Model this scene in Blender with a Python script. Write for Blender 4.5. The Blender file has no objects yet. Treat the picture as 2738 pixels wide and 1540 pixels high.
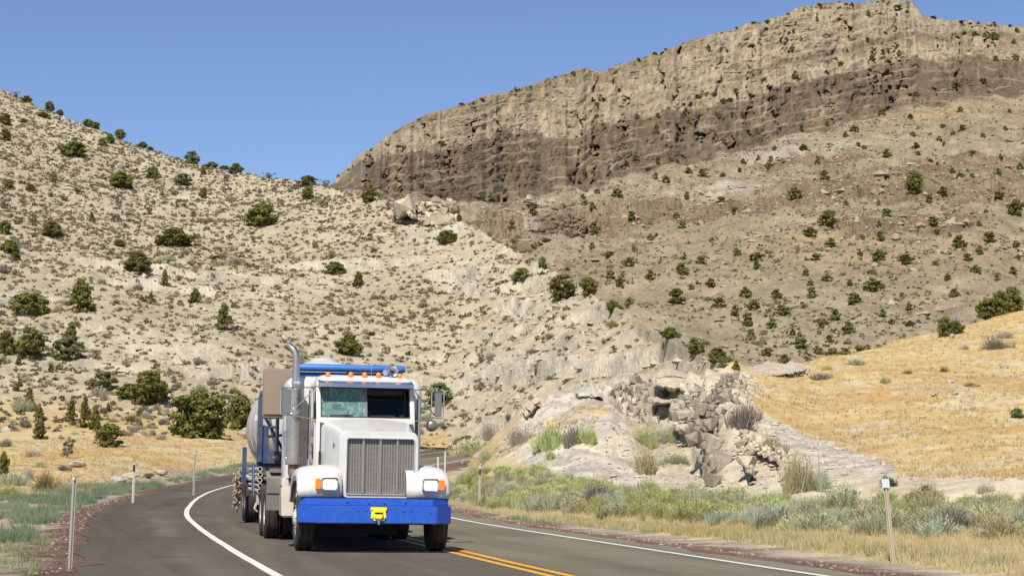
import bpy, bmesh, math, random
import numpy as np
from mathutils import Vector, Matrix
R = math.radians
rnd = random.Random(7)
nr = np.random.RandomState(11)
S = bpy.context.scene
COL = S.collection

# ------------------------------------------------------------------ camera
F = 4727.0                                   # focal length in photograph pixels
CZ = 1.26                                    # eye height above the road
TILT = math.atan(495 / F)
cam = bpy.data.cameras.new('camera')
cam.sensor_width = 36
cam.lens = 36 * F / 2738
cam.clip_start = 0.1
cam.clip_end = 6000
co = bpy.data.objects.new('camera', cam)
COL.objects.link(co)
co.location = (0, 0, CZ)
co.rotation_euler = (math.pi / 2 + TILT, 0, 0)
S.camera = co

def AT(u, v):
    """pixel of the photograph -> (x/y, (z-CZ)/y) of the sight line"""
    x = (np.asarray(u, float) - 1369) / F
    y = (770 - np.asarray(v, float)) / F
    Y = math.cos(TILT) - y * math.sin(TILT)
    return x / Y, (math.sin(TILT) + y * math.cos(TILT)) / Y

# ------------------------------------------------------------------ noise
def _h(ix, iy, seed):
    n = (ix.astype(np.int64) * 374761393 + iy.astype(np.int64) * 668265263 + seed * 974634777) & 0x7fffffff
    n = ((n ^ (n >> 13)) * 1274126177) & 0x7fffffff
    n = n ^ (n >> 16)
    return (n & 0xffff) / 65535.0

def vn(x, y, seed=0):
    x = np.asarray(x, float); y = np.asarray(y, float)
    ix = np.floor(x); iy = np.floor(y)
    fx = x - ix; fy = y - iy
    fx = fx * fx * fx * (fx * (fx * 6 - 15) + 10); fy = fy * fy * fy * (fy * (fy * 6 - 15) + 10)
    a = _h(ix, iy, seed); b = _h(ix + 1, iy, seed); c = _h(ix, iy + 1, seed); d = _h(ix + 1, iy + 1, seed)
    return (a + (b - a) * fx) * (1 - fy) + (c + (d - c) * fx) * fy

def fbm(x, y, seed=0, octv=4, gain=0.5, lac=2.03):
    t = 0; a = 1; s = 0
    for i in range(octv):
        t = t + a * (vn(x, y, seed + i * 17) - 0.5); s += a
        a *= gain; x = x * lac + 3.1; y = y * lac + 1.7
    return t / s * 2          # about -1..1

def ridged(x, y, seed=0, octv=3):
    t = 0; a = 1; s = 0
    for i in range(octv):
        t = t + a * (1 - np.abs(2 * vn(x, y, seed + i * 31) - 1)); s += a
        a *= 0.5; x = x * 2.1 + 5; y = y * 2.1 + 9
    return t / s              # 0..1, crests at 1

def cells(x, y, seed=0):
    """worley: (distance to nearest, distance to second, random of nearest)"""
    ix = np.floor(x); iy = np.floor(y)
    d1 = np.full(x.shape, 9.0); d2 = np.full(x.shape, 9.0); idv = np.zeros(x.shape)
    for dx in (-1, 0, 1):
        for dy in (-1, 0, 1):
            cx = ix + dx; cy = iy + dy
            px = cx + _h(cx, cy, seed); py = cy + _h(cx, cy, seed + 5)
            dd = np.hypot(px - x, py - y)
            hid = _h(cx, cy, seed + 9)
            near = dd < d1
            d2 = np.where(near, d1, np.minimum(d2, dd))
            idv = np.where(near, hid, idv)
            d1 = np.where(near, dd, d1)
    return d1, d2, idv

def ss(a, b, x):
    t = np.clip((np.asarray(x, float) - a) / (b - a), 0, 1)
    return t * t * (3 - 2 * t)

# ------------------------------------------------------------------ bookkeeping
def tag(o, label=None, cat=None, group=None, kind=None):
    if label: o['label'] = label
    if cat: o['category'] = cat
    if group: o['group'] = group
    if kind: o['kind'] = kind
    return o

def link(name, me, parent=None):
    o = bpy.data.objects.new(name, me)
    COL.objects.link(o)
    if parent is not None: o.parent = parent
    return o

def empty(name, loc=(0, 0, 0), rot=(0, 0, 0)):
    o = link(name, None)
    o.location = loc; o.rotation_euler = rot
    return o

def copy_tree(o, parent=None):
    c = o.copy(); COL.objects.link(c)
    c.parent = parent
    for ch in o.children: copy_tree(ch, c)
    return c

def np_mesh(name, V, Fq, mat, col=None, smooth=True, floats=None):
    """mesh from vertex array and an array of quads or triangles"""
    V = np.ascontiguousarray(V, dtype=np.float32); Fq = np.ascontiguousarray(Fq, dtype=np.int32)
    k = Fq.shape[1]; n = Fq.shape[0]
    me = bpy.data.meshes.new(name)
    me.vertices.add(len(V)); me.vertices.foreach_set('co', V.ravel())
    me.loops.add(n * k); me.loops.foreach_set('vertex_index', Fq.ravel())
    me.polygons.add(n)
    me.polygons.foreach_set('loop_start', np.arange(0, n * k, k, dtype=np.int32))
    me.polygons.foreach_set('use_smooth', np.full(n, smooth, dtype=bool))
    me.update(calc_edges=True)
    if col is not None:
        a = me.color_attributes.new('Col', 'FLOAT_COLOR', 'POINT')
        c4 = np.ones((len(V), 4), np.float32); c4[:, :3] = col
        a.data.foreach_set('color', c4.ravel())
    for nm, arr in (floats or {}).items():
        a = me.attributes.new(nm, 'FLOAT', 'POINT')
        a.data.foreach_set('value', np.ascontiguousarray(arr, dtype=np.float32).ravel())
    if mat: me.materials.append(mat)
    return me

def grid_faces(nr_, nc):
    i = np.arange(nr_ - 1)[:, None] * nc + np.arange(nc - 1)[None, :]
    i = i.ravel()
    return np.stack([i, i + 1, i + nc + 1, i + nc], 1)

# ------------------------------------------------------------------ materials
class NT:
    def __init__(s, name):
        s.m = bpy.data.materials.new(name); s.m.use_nodes = True
        s.t = s.m.node_tree; s.t.nodes.clear()
        s.out = s.n('ShaderNodeOutputMaterial')
    def n(s, typ, **kw):
        nd = s.t.nodes.new(typ)
        for k, v in kw.items(): setattr(nd, k, v)
        return nd
    def l(s, a, b): s.t.links.new(a, b)
    def mix(s, fac, a, b, mode='MIX'):
        nd = s.n('ShaderNodeMix', data_type='RGBA', blend_type=mode)
        for sock, v in ((nd.inputs[0], fac), (nd.inputs[6], a), (nd.inputs[7], b)):
            if hasattr(v, 'is_linked'): s.l(v, sock)
            elif isinstance(v, (int, float)): sock.default_value = v
            else: sock.default_value = (*v, 1)
        return nd.outputs[2]
    def math(s, op, a, b=0.0, c=None):
        nd = s.n('ShaderNodeMath', operation=op)
        for i, v in enumerate((a, b, c)):
            if v is None: continue
            if hasattr(v, 'is_linked'): s.l(v, nd.inputs[i])
            else: nd.inputs[i].default_value = v
        return nd.outputs[0]
    def noise(s, scale, detail=4, rough=0.55, vec=None, dist=0.0):
        nd = s.n('ShaderNodeTexNoise')
        nd.inputs['Scale'].default_value = scale; nd.inputs['Detail'].default_value = detail
        nd.inputs['Roughness'].default_value = rough; nd.inputs['Distortion'].default_value = dist
        if vec is not None: s.l(vec, nd.inputs['Vector'])
        return nd.outputs['Fac']
    def ramp(s, fac, *stops):
        nd = s.n('ShaderNodeValToRGB'); e = nd.color_ramp.elements
        while len(e) < len(stops): e.new(0.5)
        for el, (p, c) in zip(e, stops):
            el.position = p; el.color = (*c, 1) if not isinstance(c, (int, float)) else (c, c, c, 1)
        s.l(fac, nd.inputs[0])
        return nd.outputs[0]
    def pos(s): return s.n('ShaderNodeNewGeometry').outputs['Position']
    def obj(s): return s.n('ShaderNodeTexCoord').outputs['Object']
    def attr(s, name): return s.n('ShaderNodeAttribute', attribute_name=name)
    def bump(s, h, strength=0.3, dist=0.02):
        nd = s.n('ShaderNodeBump'); nd.inputs['Strength'].default_value = strength; nd.inputs['Distance'].default_value = dist
        s.l(h, nd.inputs['Height']); return nd.outputs[0]
    def bsdf(s, color, rough=0.8, metal=0.0, normal=None, spec=0.5, coat=0.0, emit=None, es=0.0, sub=None):
        b = s.n('ShaderNodeBsdfPrincipled')
        for sock, v in ((b.inputs['Base Color'], color), (b.inputs['Roughness'], rough), (b.inputs['Metallic'], metal)):
            if hasattr(v, 'is_linked'): s.l(v, sock)
            elif isinstance(v, (int, float)): sock.default_value = v
            else: sock.default_value = (*v, 1)
        b.inputs['Specular IOR Level'].default_value = spec
        b.inputs['Coat Weight'].default_value = coat
        if normal is not None: s.l(normal, b.inputs['Normal'])
        if emit is not None:
            b.inputs['Emission Color'].default_value = (*emit, 1); b.inputs['Emission Strength'].default_value = es
        s.l(b.outputs[0], s.out.inputs[0])
        return b

def paint(name, c, rough=0.35, metal=0.0, dirt=0.25, dirt_c=(0.28, 0.23, 0.17), coat=0.2, scale=3.0, bumps=0.0):
    t = NT(name); p = t.obj()
    f = t.ramp(t.noise(scale, 6, 0.65, p), (0.42, 0.0), (0.72, 1.0))
    g = t.ramp(t.noise(scale * 9, 4, 0.7, p), (0.5, 0.0), (0.75, 0.6))
    fac = t.math('MULTIPLY', t.math('MAXIMUM', f, g), dirt)
    colr = t.mix(fac, c, dirt_c)
    ro = t.math('ADD', t.math('MULTIPLY', fac, 0.5), rough)
    nrm = t.bump(t.noise(scale * 12, 3, 0.6, p), bumps, 0.01) if bumps else None
    t.bsdf(colr, ro, metal, nrm, 0.5, coat)
    return t.m

M = {}
M['white'] = paint('white_paint', (0.585, 0.58, 0.56), 0.32, 0, 0.42, (0.40, 0.36, 0.30), 0.25, 2.2)
M['blue'] = paint('blue_paint', (0.007, 0.078, 0.46), 0.5, 0, 0.15, (0.16, 0.20, 0.33), 0.0, 11)
M['frameblue'] = paint('trailer_blue_paint', (0.022, 0.046, 0.125), 0.5, 0, 0.6, (0.13, 0.12, 0.115), 0.0, 4)
M['tubeblue'] = paint('pipe_blue_paint', (0.022, 0.125, 0.42), 0.45, 0, 0.2, (0.2, 0.2, 0.22), 0.1, 2)
M['yellow'] = paint('yellow_paint', (0.80, 0.72, 0.03), 0.4, 0, 0.3, (0.25, 0.16, 0.02), 0.1, 14)
M['chrome'] = paint('bright_metal', (0.72, 0.72, 0.72), 0.16, 1.0, 0.2, (0.3, 0.28, 0.25), 0.0)
M['steel'] = paint('dull_steel', (0.50, 0.47, 0.43), 0.38, 1.0, 0.35, (0.25, 0.22, 0.18), 0.0)
M['warmsteel'] = paint('warm_stainless', (0.36, 0.275, 0.205), 0.40, 0.5, 0.5, (0.22, 0.155, 0.11), 0.0, 2)
M['visor'] = paint('visor_steel', (0.55, 0.55, 0.56), 0.2, 1.0, 0.15, (0.3, 0.3, 0.3), 0.0)
M['grey'] = paint('dusty_grey', (0.13, 0.125, 0.115), 0.75, 0, 0.6, (0.24, 0.215, 0.18), 0.0, 3)
M['cream'] = paint('dusty_cream', (0.36, 0.325, 0.265), 0.6, 0, 0.4, (0.30, 0.25, 0.19), 0.0)
M['black'] = paint('black_metal', (0.012, 0.012, 0.012), 0.6, 0, 0.2, (0.07, 0.06, 0.05), 0.0)
M['rubber'] = paint('tyre_rubber', (0.022, 0.021, 0.020), 0.85, 0, 0.35, (0.12, 0.105, 0.09), 0.0, 5)
M['interior'] = paint('cab_interior', (0.016, 0.016, 0.018), 0.8, 0, 0.1, (0.04, 0.04, 0.04), 0.0)
M['tank'] = paint('tank_white', (0.50, 0.49, 0.455), 0.4, 0, 0.4, (0.42, 0.38, 0.32), 0.1, 1.2)
M['hopper'] = paint('hopper_grey', (0.40, 0.38, 0.34), 0.6, 0, 0.5, (0.30, 0.26, 0.21), 0.0, 2)
M['rope'] = paint('rope_net', (0.30, 0.235, 0.17), 0.9, 0, 0.4, (0.14, 0.11, 0.08), 0.0, 20)
M['paper'] = paint('paper', (0.75, 0.80, 0.78), 0.6, 0, 0.1)
M['teal'] = paint('teal_card', (0.10, 0.55, 0.50), 0.6, 0, 0.1)
M['red'] = paint('red_plastic', (0.7, 0.04, 0.02), 0.4, 0, 0.05)
M['rim'] = paint('wheel_white', (0.54, 0.52, 0.47), 0.45, 0, 0.4, (0.35, 0.30, 0.24), 0.0, 6)
M['letter'] = paint('faded_blue_lettering', (0.13, 0.15, 0.33), 0.6, 0, 0.25, (0.5, 0.5, 0.55), 0.0, 20)
M['mirrorglass'] = paint('mirror_back', (0.22, 0.22, 0.20), 0.35, 0.6, 0.3)
M['galv'] = paint('galvanised_post', (0.33, 0.305, 0.27), 0.6, 0.2, 0.4, (0.33, 0.27, 0.21), 0.0, 4)
M['brownpost'] = paint('weathered_brown_post', (0.40, 0.325, 0.255), 0.75, 0.1, 0.35, (0.45, 0.40, 0.34), 0.0, 4)
M['whitepost'] = paint('white_post', (0.48, 0.48, 0.46), 0.6, 0.1, 0.25, (0.4, 0.36, 0.3), 0.0, 4)
M['reflector'] = paint('white_reflector', (0.52, 0.56, 0.58), 0.25, 0, 0.05)

def lamp_mat(name, c, e, es):
    t = NT(name); t.bsdf(c, 0.25, 0, None, 0.5, 0.3, e, es); return t.m
M['amber'] = lamp_mat('amber_lens', (0.85, 0.16, 0.01), (1.0, 0.22, 0.01), 0.25)
M['headlamp'] = lamp_mat('lit_headlamp', (0.9, 0.86, 0.75), (1.0, 0.80, 0.52), 0.9)

def glass_mat(name, dirt):
    t = NT(name)
    tr = t.n('ShaderNodeBsdfTransparent'); tr.inputs[0].default_value = (0.42, 0.50, 0.48, 1)
    gl = t.n('ShaderNodeBsdfGlossy'); gl.inputs[0].default_value = (.6, .6, .6, 1); gl.inputs['Roughness'].default_value = 0.03
    fr = t.n('ShaderNodeFresnel'); fr.inputs[0].default_value = 1.45
    mx = t.n('ShaderNodeMixShader'); t.l(fr.outputs[0], mx.inputs[0]); t.l(tr.outputs[0], mx.inputs[1]); t.l(gl.outputs[0], mx.inputs[2])
    sh = mx.outputs[0]
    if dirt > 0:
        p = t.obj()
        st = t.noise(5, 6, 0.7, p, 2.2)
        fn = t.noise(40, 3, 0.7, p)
        colr = t.ramp(st, (0.30, (0.055, 0.13, 0.13)), (0.52, (0.16, 0.29, 0.28)), (0.68, (0.34, 0.45, 0.42)), (0.78, (0.60, 0.66, 0.62)))  # dust, with the pane's bright teal reflection put into the same diffuse colour
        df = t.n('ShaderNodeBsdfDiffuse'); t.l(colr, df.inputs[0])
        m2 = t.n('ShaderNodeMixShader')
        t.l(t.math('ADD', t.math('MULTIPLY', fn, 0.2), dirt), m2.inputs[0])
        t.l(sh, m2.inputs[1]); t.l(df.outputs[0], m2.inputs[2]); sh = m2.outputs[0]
    t.l(sh, t.out.inputs[0])
    return t.m
M['glass'] = glass_mat('dark_window_glass', 0)
M['dustysheenglass'] = glass_mat('dusty_painted_sheen_glass', 0.50)

def grille_mat():
    t = NT('grille_mesh'); p = t.obj()
    sp = t.n('ShaderNodeSeparateXYZ'); t.l(p, sp.inputs[0])
    def line(ax, n, w):
        return t.math('LESS_THAN', t.math('FRACT', t.math('MULTIPLY', sp.outputs[ax], n)), w)
    g = t.math('MAXIMUM', line(0, 23, 0.34), line(2, 50, 0.40))
    wear = t.noise(7, 4, 0.6, p)
    hole = t.ramp(wear, (0.4, (0.035, 0.045, 0.028)), (0.6, (0.10, 0.068, 0.055)))
    t.bsdf(t.mix(g, hole, (0.30, 0.28, 0.25)), 0.5, t.math('MULTIPLY', g, 0.5), t.bump(g, 0.5, 0.004))
    return t.m
M['grille'] = grille_mat()

def shield_mat():
    t = NT('perforated_shield'); p = t.obj()
    v = t.n('ShaderNodeTexVoronoi'); v.inputs['Scale'].default_value = 52; t.l(p, v.inputs['Vector'])
    d = t.math('LESS_THAN', v.outputs['Distance'], 0.30)
    n = t.noise(2.5, 4, 0.6, p)
    c = t.mix(d, t.ramp(n, (0.35, (0.50, 0.46, 0.40)), (0.7, (0.66, 0.62, 0.55))), (0.20, 0.18, 0.155))
    t.bsdf(c, 0.32, 0.9, t.bump(v.outputs['Distance'], 0.3, 0.006))
    return t.m
M['shield'] = shield_mat()

def terrain_mat(name, s1, s2, amp, bstr, bdist, stretch=1.0, rough=0.95):
    t = NT(name); p = t.pos()
    mp = t.n('ShaderNodeMapping'); mp.inputs['Scale'].default_value = (1, 1, stretch); t.l(p, mp.inputs[0]); p = mp.outputs[0]
    n1 = t.noise(s1, 8, 0.68, p); n2 = t.noise(s2, 5, 0.7, p)
    k = t.ramp(n1, (0.28, 1 - amp), (0.72, 1 + amp * 0.55))
    k2 = t.ramp(n2, (0.3, 1 - amp * 0.9), (0.7, 1 + amp * 0.5))
    c = t.mix(1.0, t.mix(1.0, t.attr('Col').outputs['Color'], k, 'MULTIPLY'), k2, 'MULTIPLY')
    h = t.math('ADD', n1, t.math('MULTIPLY', n2, 0.5))
    t.bsdf(c, rough, 0, t.bump(h, bstr, bdist), 0.15)
    return t.m
M['ground'] = terrain_mat('ground_soil', 1.1, 9.0, 0.30, 0.6, 0.12)
M['hill'] = terrain_mat('hillside_soil', 0.45, 2.6, 0.30, 0.8, 0.5)
M['mountain'] = terrain_mat('mountain_rock', 0.09, 0.55, 0.32, 0.9, 2.2, 0.55)
M['rockface'] = terrain_mat('limestone_face', 1.2, 6.0, 0.32, 0.8, 0.15)

def stone_mat(name):
    t = NT(name); p = t.obj()
    oi = t.n('ShaderNodeObjectInfo')
    n = t.noise(2.5, 6, 0.65, p)
    c = t.mix(t.attr('tone').outputs['Fac'], (0.46, 0.41, 0.33), (0.27, 0.205, 0.145))
    c = t.mix(1.0, c, t.ramp(n, (0.3, 0.62), (0.7, 1.15)), 'MULTIPLY')
    t.bsdf(c, 0.95, 0, t.bump(n, 0.7, 0.08), 0.15)
    return t.m
M['stone'] = stone_mat('weathered_stone')

def leaf_mat(name, varr=0.35, transl=0.15):
    """leaf colour comes from the Col attribute, nudged per object"""
    t = NT(name)
    oi = t.n('ShaderNodeObjectInfo')
    hs = t.n('ShaderNodeHueSaturation')
    t.l(t.attr('Col').outputs['Color'], hs.inputs['Color'])
    t.l(t.math('ADD', t.math('MULTIPLY', oi.outputs['Random'], 0.05), 0.475), hs.inputs['Hue'])
    t.l(t.math('ADD', t.math('MULTIPLY', oi.outputs['Random'], varr), 1 - varr / 2), hs.inputs['Value'])
    b = t.n('ShaderNodeBsdfDiffuse'); t.l(hs.outputs[0], b.inputs[0])
    tr = t.n('ShaderNodeBsdfTranslucent'); t.l(hs.outputs[0], tr.inputs[0])
    mx = t.n('ShaderNodeMixShader'); mx.inputs[0].default_value = transl
    t.l(b.outputs[0], mx.inputs[1]); t.l(tr.outputs[0], mx.inputs[2]); t.l(mx.outputs[0], t.out.inputs[0])
    return t.m
M['leaf'] = leaf_mat('foliage')
M['scrub'] = leaf_mat('scrub_foliage', 0.3, 0.38)
M['bark'] = paint('juniper_bark', (0.17, 0.13, 0.10), 0.95, 0, 0.4, (0.30, 0.26, 0.22), 0.0, 6)
M['deadwood'] = paint('grey_dead_wood', (0.36, 0.32, 0.27), 0.95, 0, 0.4, (0.15, 0.12, 0.10), 0.0, 8)
M['markwhite'] = paint('white_road_paint', (0.62, 0.60, 0.55), 0.7, 0, 0.35, (0.36, 0.34, 0.31), 0.0, 6)
M['markyellow'] = paint('yellow_road_paint', (0.62, 0.31, 0.014), 0.7, 0, 0.3, (0.34, 0.25, 0.10), 0.0, 6)

def asphalt():
    t = NT('asphalt'); p = t.pos()
    lat = t.attr('lat').outputs['Fac']
    big = t.noise(0.22, 4, 0.6, p); mid = t.noise(1.7, 4, 0.6, p); fine = t.noise(38, 3, 0.8, p)
    sp = t.noise(95, 2, 0.6, p)
    # right-hand lane and shoulder are paler than the left-hand ones
    base = t.ramp(t.math('ADD', t.math('MULTIPLY', lat, 1 / 14), 0.5),
                  (0.0, (0.100, 0.085, 0.068)), (0.26, (0.106, 0.092, 0.075)), (0.49, (0.113, 0.099, 0.080)), (0.53, (0.152, 0.134, 0.098)), (0.78, (0.164, 0.146, 0.108)), (1.0, (0.18, 0.158, 0.118)))
    # wheel tracks polished along each lane
    w = t.math('ABSOLUTE', t.math('SINE', t.math('ADD', t.math('MULTIPLY', lat, 1.745), t.math('MULTIPLY', mid, 0.5))))
    trk = t.ramp(w, (0.0, 0.90), (0.75, 1.02), (1.0, 1.09))
    c = t.mix(1.0, base, trk, 'MULTIPLY')
    cv = t.n('ShaderNodeCombineXYZ'); t.l(t.math('MULTIPLY', lat, 0.9), cv.inputs[0]); t.l(t.math('MULTIPLY', t.attr('run').outputs['Fac'], 0.05), cv.inputs[1])
    c = t.mix(1.0, c, t.ramp(t.noise(1.0, 5, 0.6, cv.outputs[0], 1.2), (0.3, 0.80), (0.5, 1.0), (0.7, 1.16)), 'MULTIPLY')
    c = t.mix(1.0, c, t.ramp(big, (0.35, 0.88), (0.68, 1.12)), 'MULTIPLY')
    for l0, wd, st in ((4.75, 0.16, 0.22), (5.35, 0.20, 0.16), (2.5, 0.3, 0.10), (0.95, 0.3, 0.10), (-2.6, 0.3, 0.08)):
        off = t.math('ABSOLUTE', t.math('ADD', t.math('ADD', lat, l0), t.math('MULTIPLY', t.math('SUBTRACT', big, 0.5), 2.2 if l0 > 4 else 0.5)))
        c = t.mix(1.0, c, t.ramp(t.math('DIVIDE', off, wd * 2.5), (0.0, 1 - st), (1.0, 1.0)), 'MULTIPLY')
    c = t.mix(1.0, c, t.ramp(mid, (0.3, 0.93), (0.7, 1.07)), 'MULTIPLY')
    c = t.mix(1.0, c, t.ramp(fine, (0.3, 0.76), (0.7, 1.24)), 'MULTIPLY')
    c = t.mix(t.ramp(sp, (0.72, 0.0), (0.78, 0.5)), c, (0.35, 0.32, 0.27))
    t.bsdf(c, 0.95, 0, t.bump(fine, 0.35, 0.01), 0.08)
    return t.m
M['asphalt'] = asphalt()
# ------------------------------------------------------------------ road line
_ld = np.array([-40, -10, 0, 10, 21.8, 30.4, 37.6, 44, 47.5, 51.4, 57.4, 66.6, 79, 94.5, 106, 118, 130, 145, 160, 172, 190, 210, 240], float)
_lx = np.array([11.5, 4.9, 2.6, 0.15, -2.84, -4.9, -6.53, -7.93, -8.69, -9.41, -10.4, -11.8, -13.4, -14.97, -15.3, -14.8, -13.2, -10.6, -7.5, -4.5, 0.5, 7, 19], float)
_zd = np.array([-40, 0, 22, 30, 38, 45, 53, 60, 69, 81, 97, 110, 120, 130, 140, 150, 160, 172, 190, 210, 240], float)
_zz = np.array([-.3, -.12, -.05, 0, .02, .05, .13, .20, .31, .43, .6, .95, 1.4, 1.85, 2.25, 2.62, 3.0, 3.5, 4.2, 5.0, 6.0], float)
_rd = np.arange(-40, 240, 0.25)
def _sm(a, k):
    w = np.exp(-0.5 * (np.arange(-3 * k, 3 * k + 1) / k) ** 2); w /= w.sum()
    return np.convolve(np.pad(a, 3 * k, mode='reflect', reflect_type='odd'), w, 'valid')
_rx = _sm(np.interp(_rd, _ld, _lx), 10)
_rz = _sm(np.interp(_rd, _zd, _zz), 14)
_rh = np.gradient(_rx, _rd)
BANK = -0.012
def road_pt(d, lat):
    """point on the road: d = depth of the left edge line, lat = metres right of the centre line"""
    d = np.asarray(d, float)
    x = np.interp(d, _rd, _rx); h = np.interp(d, _rd, _rh); n = np.sqrt(1 + h * h)
    off = lat + 3.6
    X = x + off / n; Y = d - off * h / n
    return X, Y, np.interp(d, _rd, _rz) + BANK * lat
def road_lat(X, Y):
    d = Y
    for _ in range(3):
        x = np.interp(d, _rd, _rx); h = np.interp(d, _rd, _rh)
        off = (X - x) / np.sqrt(1 + h * h)
        d = Y + off * h / np.sqrt(1 + h * h)
    x = np.interp(d, _rd, _rx); h = np.interp(d, _rd, _rh); n = np.sqrt(1 + h * h)
    lat = (X - x) / n + (Y - d) * (-h) / n - 3.6
    return lat, np.interp(d, _rd, _rz) + BANK * lat
LEFT_EDGE, RIGHT_EDGE = -6.0, 4.35

# ------------------------------------------------------------------ ground: heights along sight columns, metres (small) or photo rows (large)
GC = {
 -2200: [(3, -.4), (25, -.3), (60, .2), (100, 1.5), (140, 4), (175, 7)],
 -500: [(3, -.4), (25, -.25), (60, .15), (100, 1.6), (130, 3.2), (175, 6)],
 0:    [(3, -.4), (22, -.25), (45, .0), (60, .15), (80, .75), (100, 1.7), (130, 3.3), (165, 5.6), (180, 6.5)],
 300:  [(3, -.35), (22, -.2), (45, .0), (60, .2), (72, .6), (85, 1.0), (100, 1.75), (130, 3.3), (165, 5.4), (180, 6.3)],
 620:  [(3, -.3), (22, -.15), (45, .0), (60, .2), (80, .45), (100, 1.1), (130, 2.7), (165, 4.8), (180, 5.7)],
 900:  [(3, -.3), (22, -.1), (45, .0), (60, .15), (80, .4), (100, .8), (130, 1.9), (165, 3.8), (180, 4.6)],
 1130: [(3, -.3), (22, -.1), (45, 0), (65, .15), (80, .35), (100, .7), (120, 1.2), (140, 2.1), (165, 3.3), (185, 4.3)],
 1225: [(3, -.3), (22, -.1), (45, 0), (65, .16), (80, .5), (95, 1.05), (104, 1.3), (114, 1.35), (125, 1.5), (140, 2.1), (165, 3.3), (185, 4.3)],
 1275: [(3, -.3), (22, -.1), (45, 0), (65, .16), (80, .75), (92, 1.9), (102, 2.7), (110, 2.7), (122, 1.7), (140, 2.3), (165, 3.3), (185, 4.3)],
 1340: [(3, -.3), (25, -.15), (43, -.05), (62, .3), (77, 1270), (85, 1235), (95, 1170), (102, 1150), (112, 2.6), (125, 2.0), (150, 3.0), (185, 4.3)],
 1400: [(3, -.3), (25, -.15), (41, -.05), (60, .4), (74, 1280), (82, 1240), (92, 1160), (98, 1105), (103, 1095), (112, 3), (125, 2.0), (150, 3), (185, 4)],
 1480: [(3, -.3), (25, -.2), (38, -.1), (57, .4), (70, 1290), (80, 1225), (90, 1140), (97, 1075), (102, 1055), (112, 3.5), (125, 2), (185, 3.5)],
 1560: [(3, -.3), (25, -.2), (36, -.1), (54, .35), (66, 1300), (76, 1225), (86, 1140), (95, 1068), (100, 1045), (110, 4), (120, 2.5), (185, 3)],
 1630: [(3, -.3), (25, -.2), (35, -.1), (52, .3), (64, 1305), (74, 1235), (84, 1150), (93, 1085), (98, 1070), (106, 4.6), (116, 4.5), (185, 3)],
 1680: [(3, -.3), (25, -.2), (34, -.1), (52, .3), (63, 1310), (72, 1255), (82, 1180), (90, 1135), (94, 1128), (100, 3.4), (108, 5.2), (116, 5.6), (185, 3)],
 1740: [(3, -.3), (25, -.2), (34, -.1), (50, .2), (60, 1310), (66, 1285), (76, 1262), (84, 1205), (90, 1165), (97, 1120), (104, 1070), (112, 1035), (125, 6), (185, 3)],
 1800: [(3, -.3), (25, -.2), (33, -.1), (50, .2), (60, 1312), (68, 1285), (76, 1240), (84, 1180), (90, 1140), (95, 1085), (102, 1030), (112, 1005), (125, 6.5), (185, 3)],
 1845: [(3, -.3), (25, -.2), (33, -.1), (50, .2), (58, 1318), (66, 1290), (74, 1250), (80, 1200), (84, 1130), (90, 1050), (98, 1003), (108, 6), (185, 3)],
 1890: [(3, -.3), (25, -.2), (32, -.1), (50, .2), (56, 1325), (61, 1300), (66, 1265), (70, 1200), (75, 1120), (80, 1050), (88, 993), (98, 5.8), (185, 3)],
 1960: [(3, -.3), (25, -.2), (32, -.1), (48, .25), (54, 1328), (58, 1295), (61, 1255), (65, 1190), (70, 1120), (77, 1050), (86, 1003), (94, 990), (104, 5.5), (185, 3)],
 2050: [(3, -.3), (25, -.2), (31, -.1), (47, .3), (52, 1328), (55, 1292), (58, 1262), (63, 1205), (70, 1135), (80, 1062), (92, 1000), (100, 985), (112, 6), (185, 3)],
 2200: [(3, -.3), (25, -.2), (31, -.1), (45, .35), (50, 1328), (52, 1290), (56, 1258), (64, 1200), (75, 1125), (88, 1040), (102, 968), (110, 955), (122, 7), (185, 3)],
 2400: [(3, -.3), (25, -.25), (30, -.15), (42, .35), (47, 1328), (48.6, 1288), (55, 1245), (66, 1165), (80, 1072), (100, 965), (116, 912), (124, 906), (140, 8), (190, 3)],
 2738: [(3, -.3), (22, -.25), (30, -.05), (40, .4), (44, 1335), (45.5, 1288), (55, 1225), (70, 1125), (90, 1005), (112, 895), (130, 828), (140, 822), (160, 11), (210, 4)],
 3100: [(3, -.3), (22, -.2), (35, .2), (43, 1330), (44.5, 1290), (55, 1215), (70, 1100), (90, 970), (112, 850), (132, 760), (150, 745), (175, 14), (220, 6)],
 5000: [(3, -.3), (22, -.2), (40, .4), (60, 3), (90, 9), (130, 16), (160, 18), (190, 15), (240, 8)],
}
g_d = np.concatenate([np.arange(2.5, 60, .25), np.arange(60, 130, .4), np.arange(130, 215, 1.0), np.geomspace(216, 3500, 24)])
g_A = np.concatenate([np.linspace(-0.95, -0.32, 50, endpoint=False), np.arange(-0.32, 0.32, 0.0009), np.linspace(0.32, 0.95, 50)])
_cu = sorted(GC)
_cA = np.array([(u - 1369) / F for u in _cu])
_cz = []
for u in _cu:
    ds = np.array([p[0] for p in GC[u]], float)
    zs = np.array([p[1] if p[1] < 60 else CZ + float(AT(u, p[1])[1]) * p[0] for p in GC[u]], float)
    ds = np.append(ds, [420, 3500]); zs = np.append(zs, [3.0, 0.0])
    _cz.append(np.interp(g_d, ds, zs))
_cz = np.array(_cz)
_cz[:, :228] = np.array([_sm(r, 4) for r in _cz])[:, :228]
j = np.clip(np.searchsorted(_cA, g_A) - 1, 0, len(_cA) - 2)
w = (g_A - _cA[j]) / (_cA[j + 1] - _cA[j]); w = w * w * (3 - 2 * w) * .5 + w * .5
gZ = _cz[j] * (1 - w)[:, None] + _cz[j + 1] * w[:, None]         # [A, d]
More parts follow.
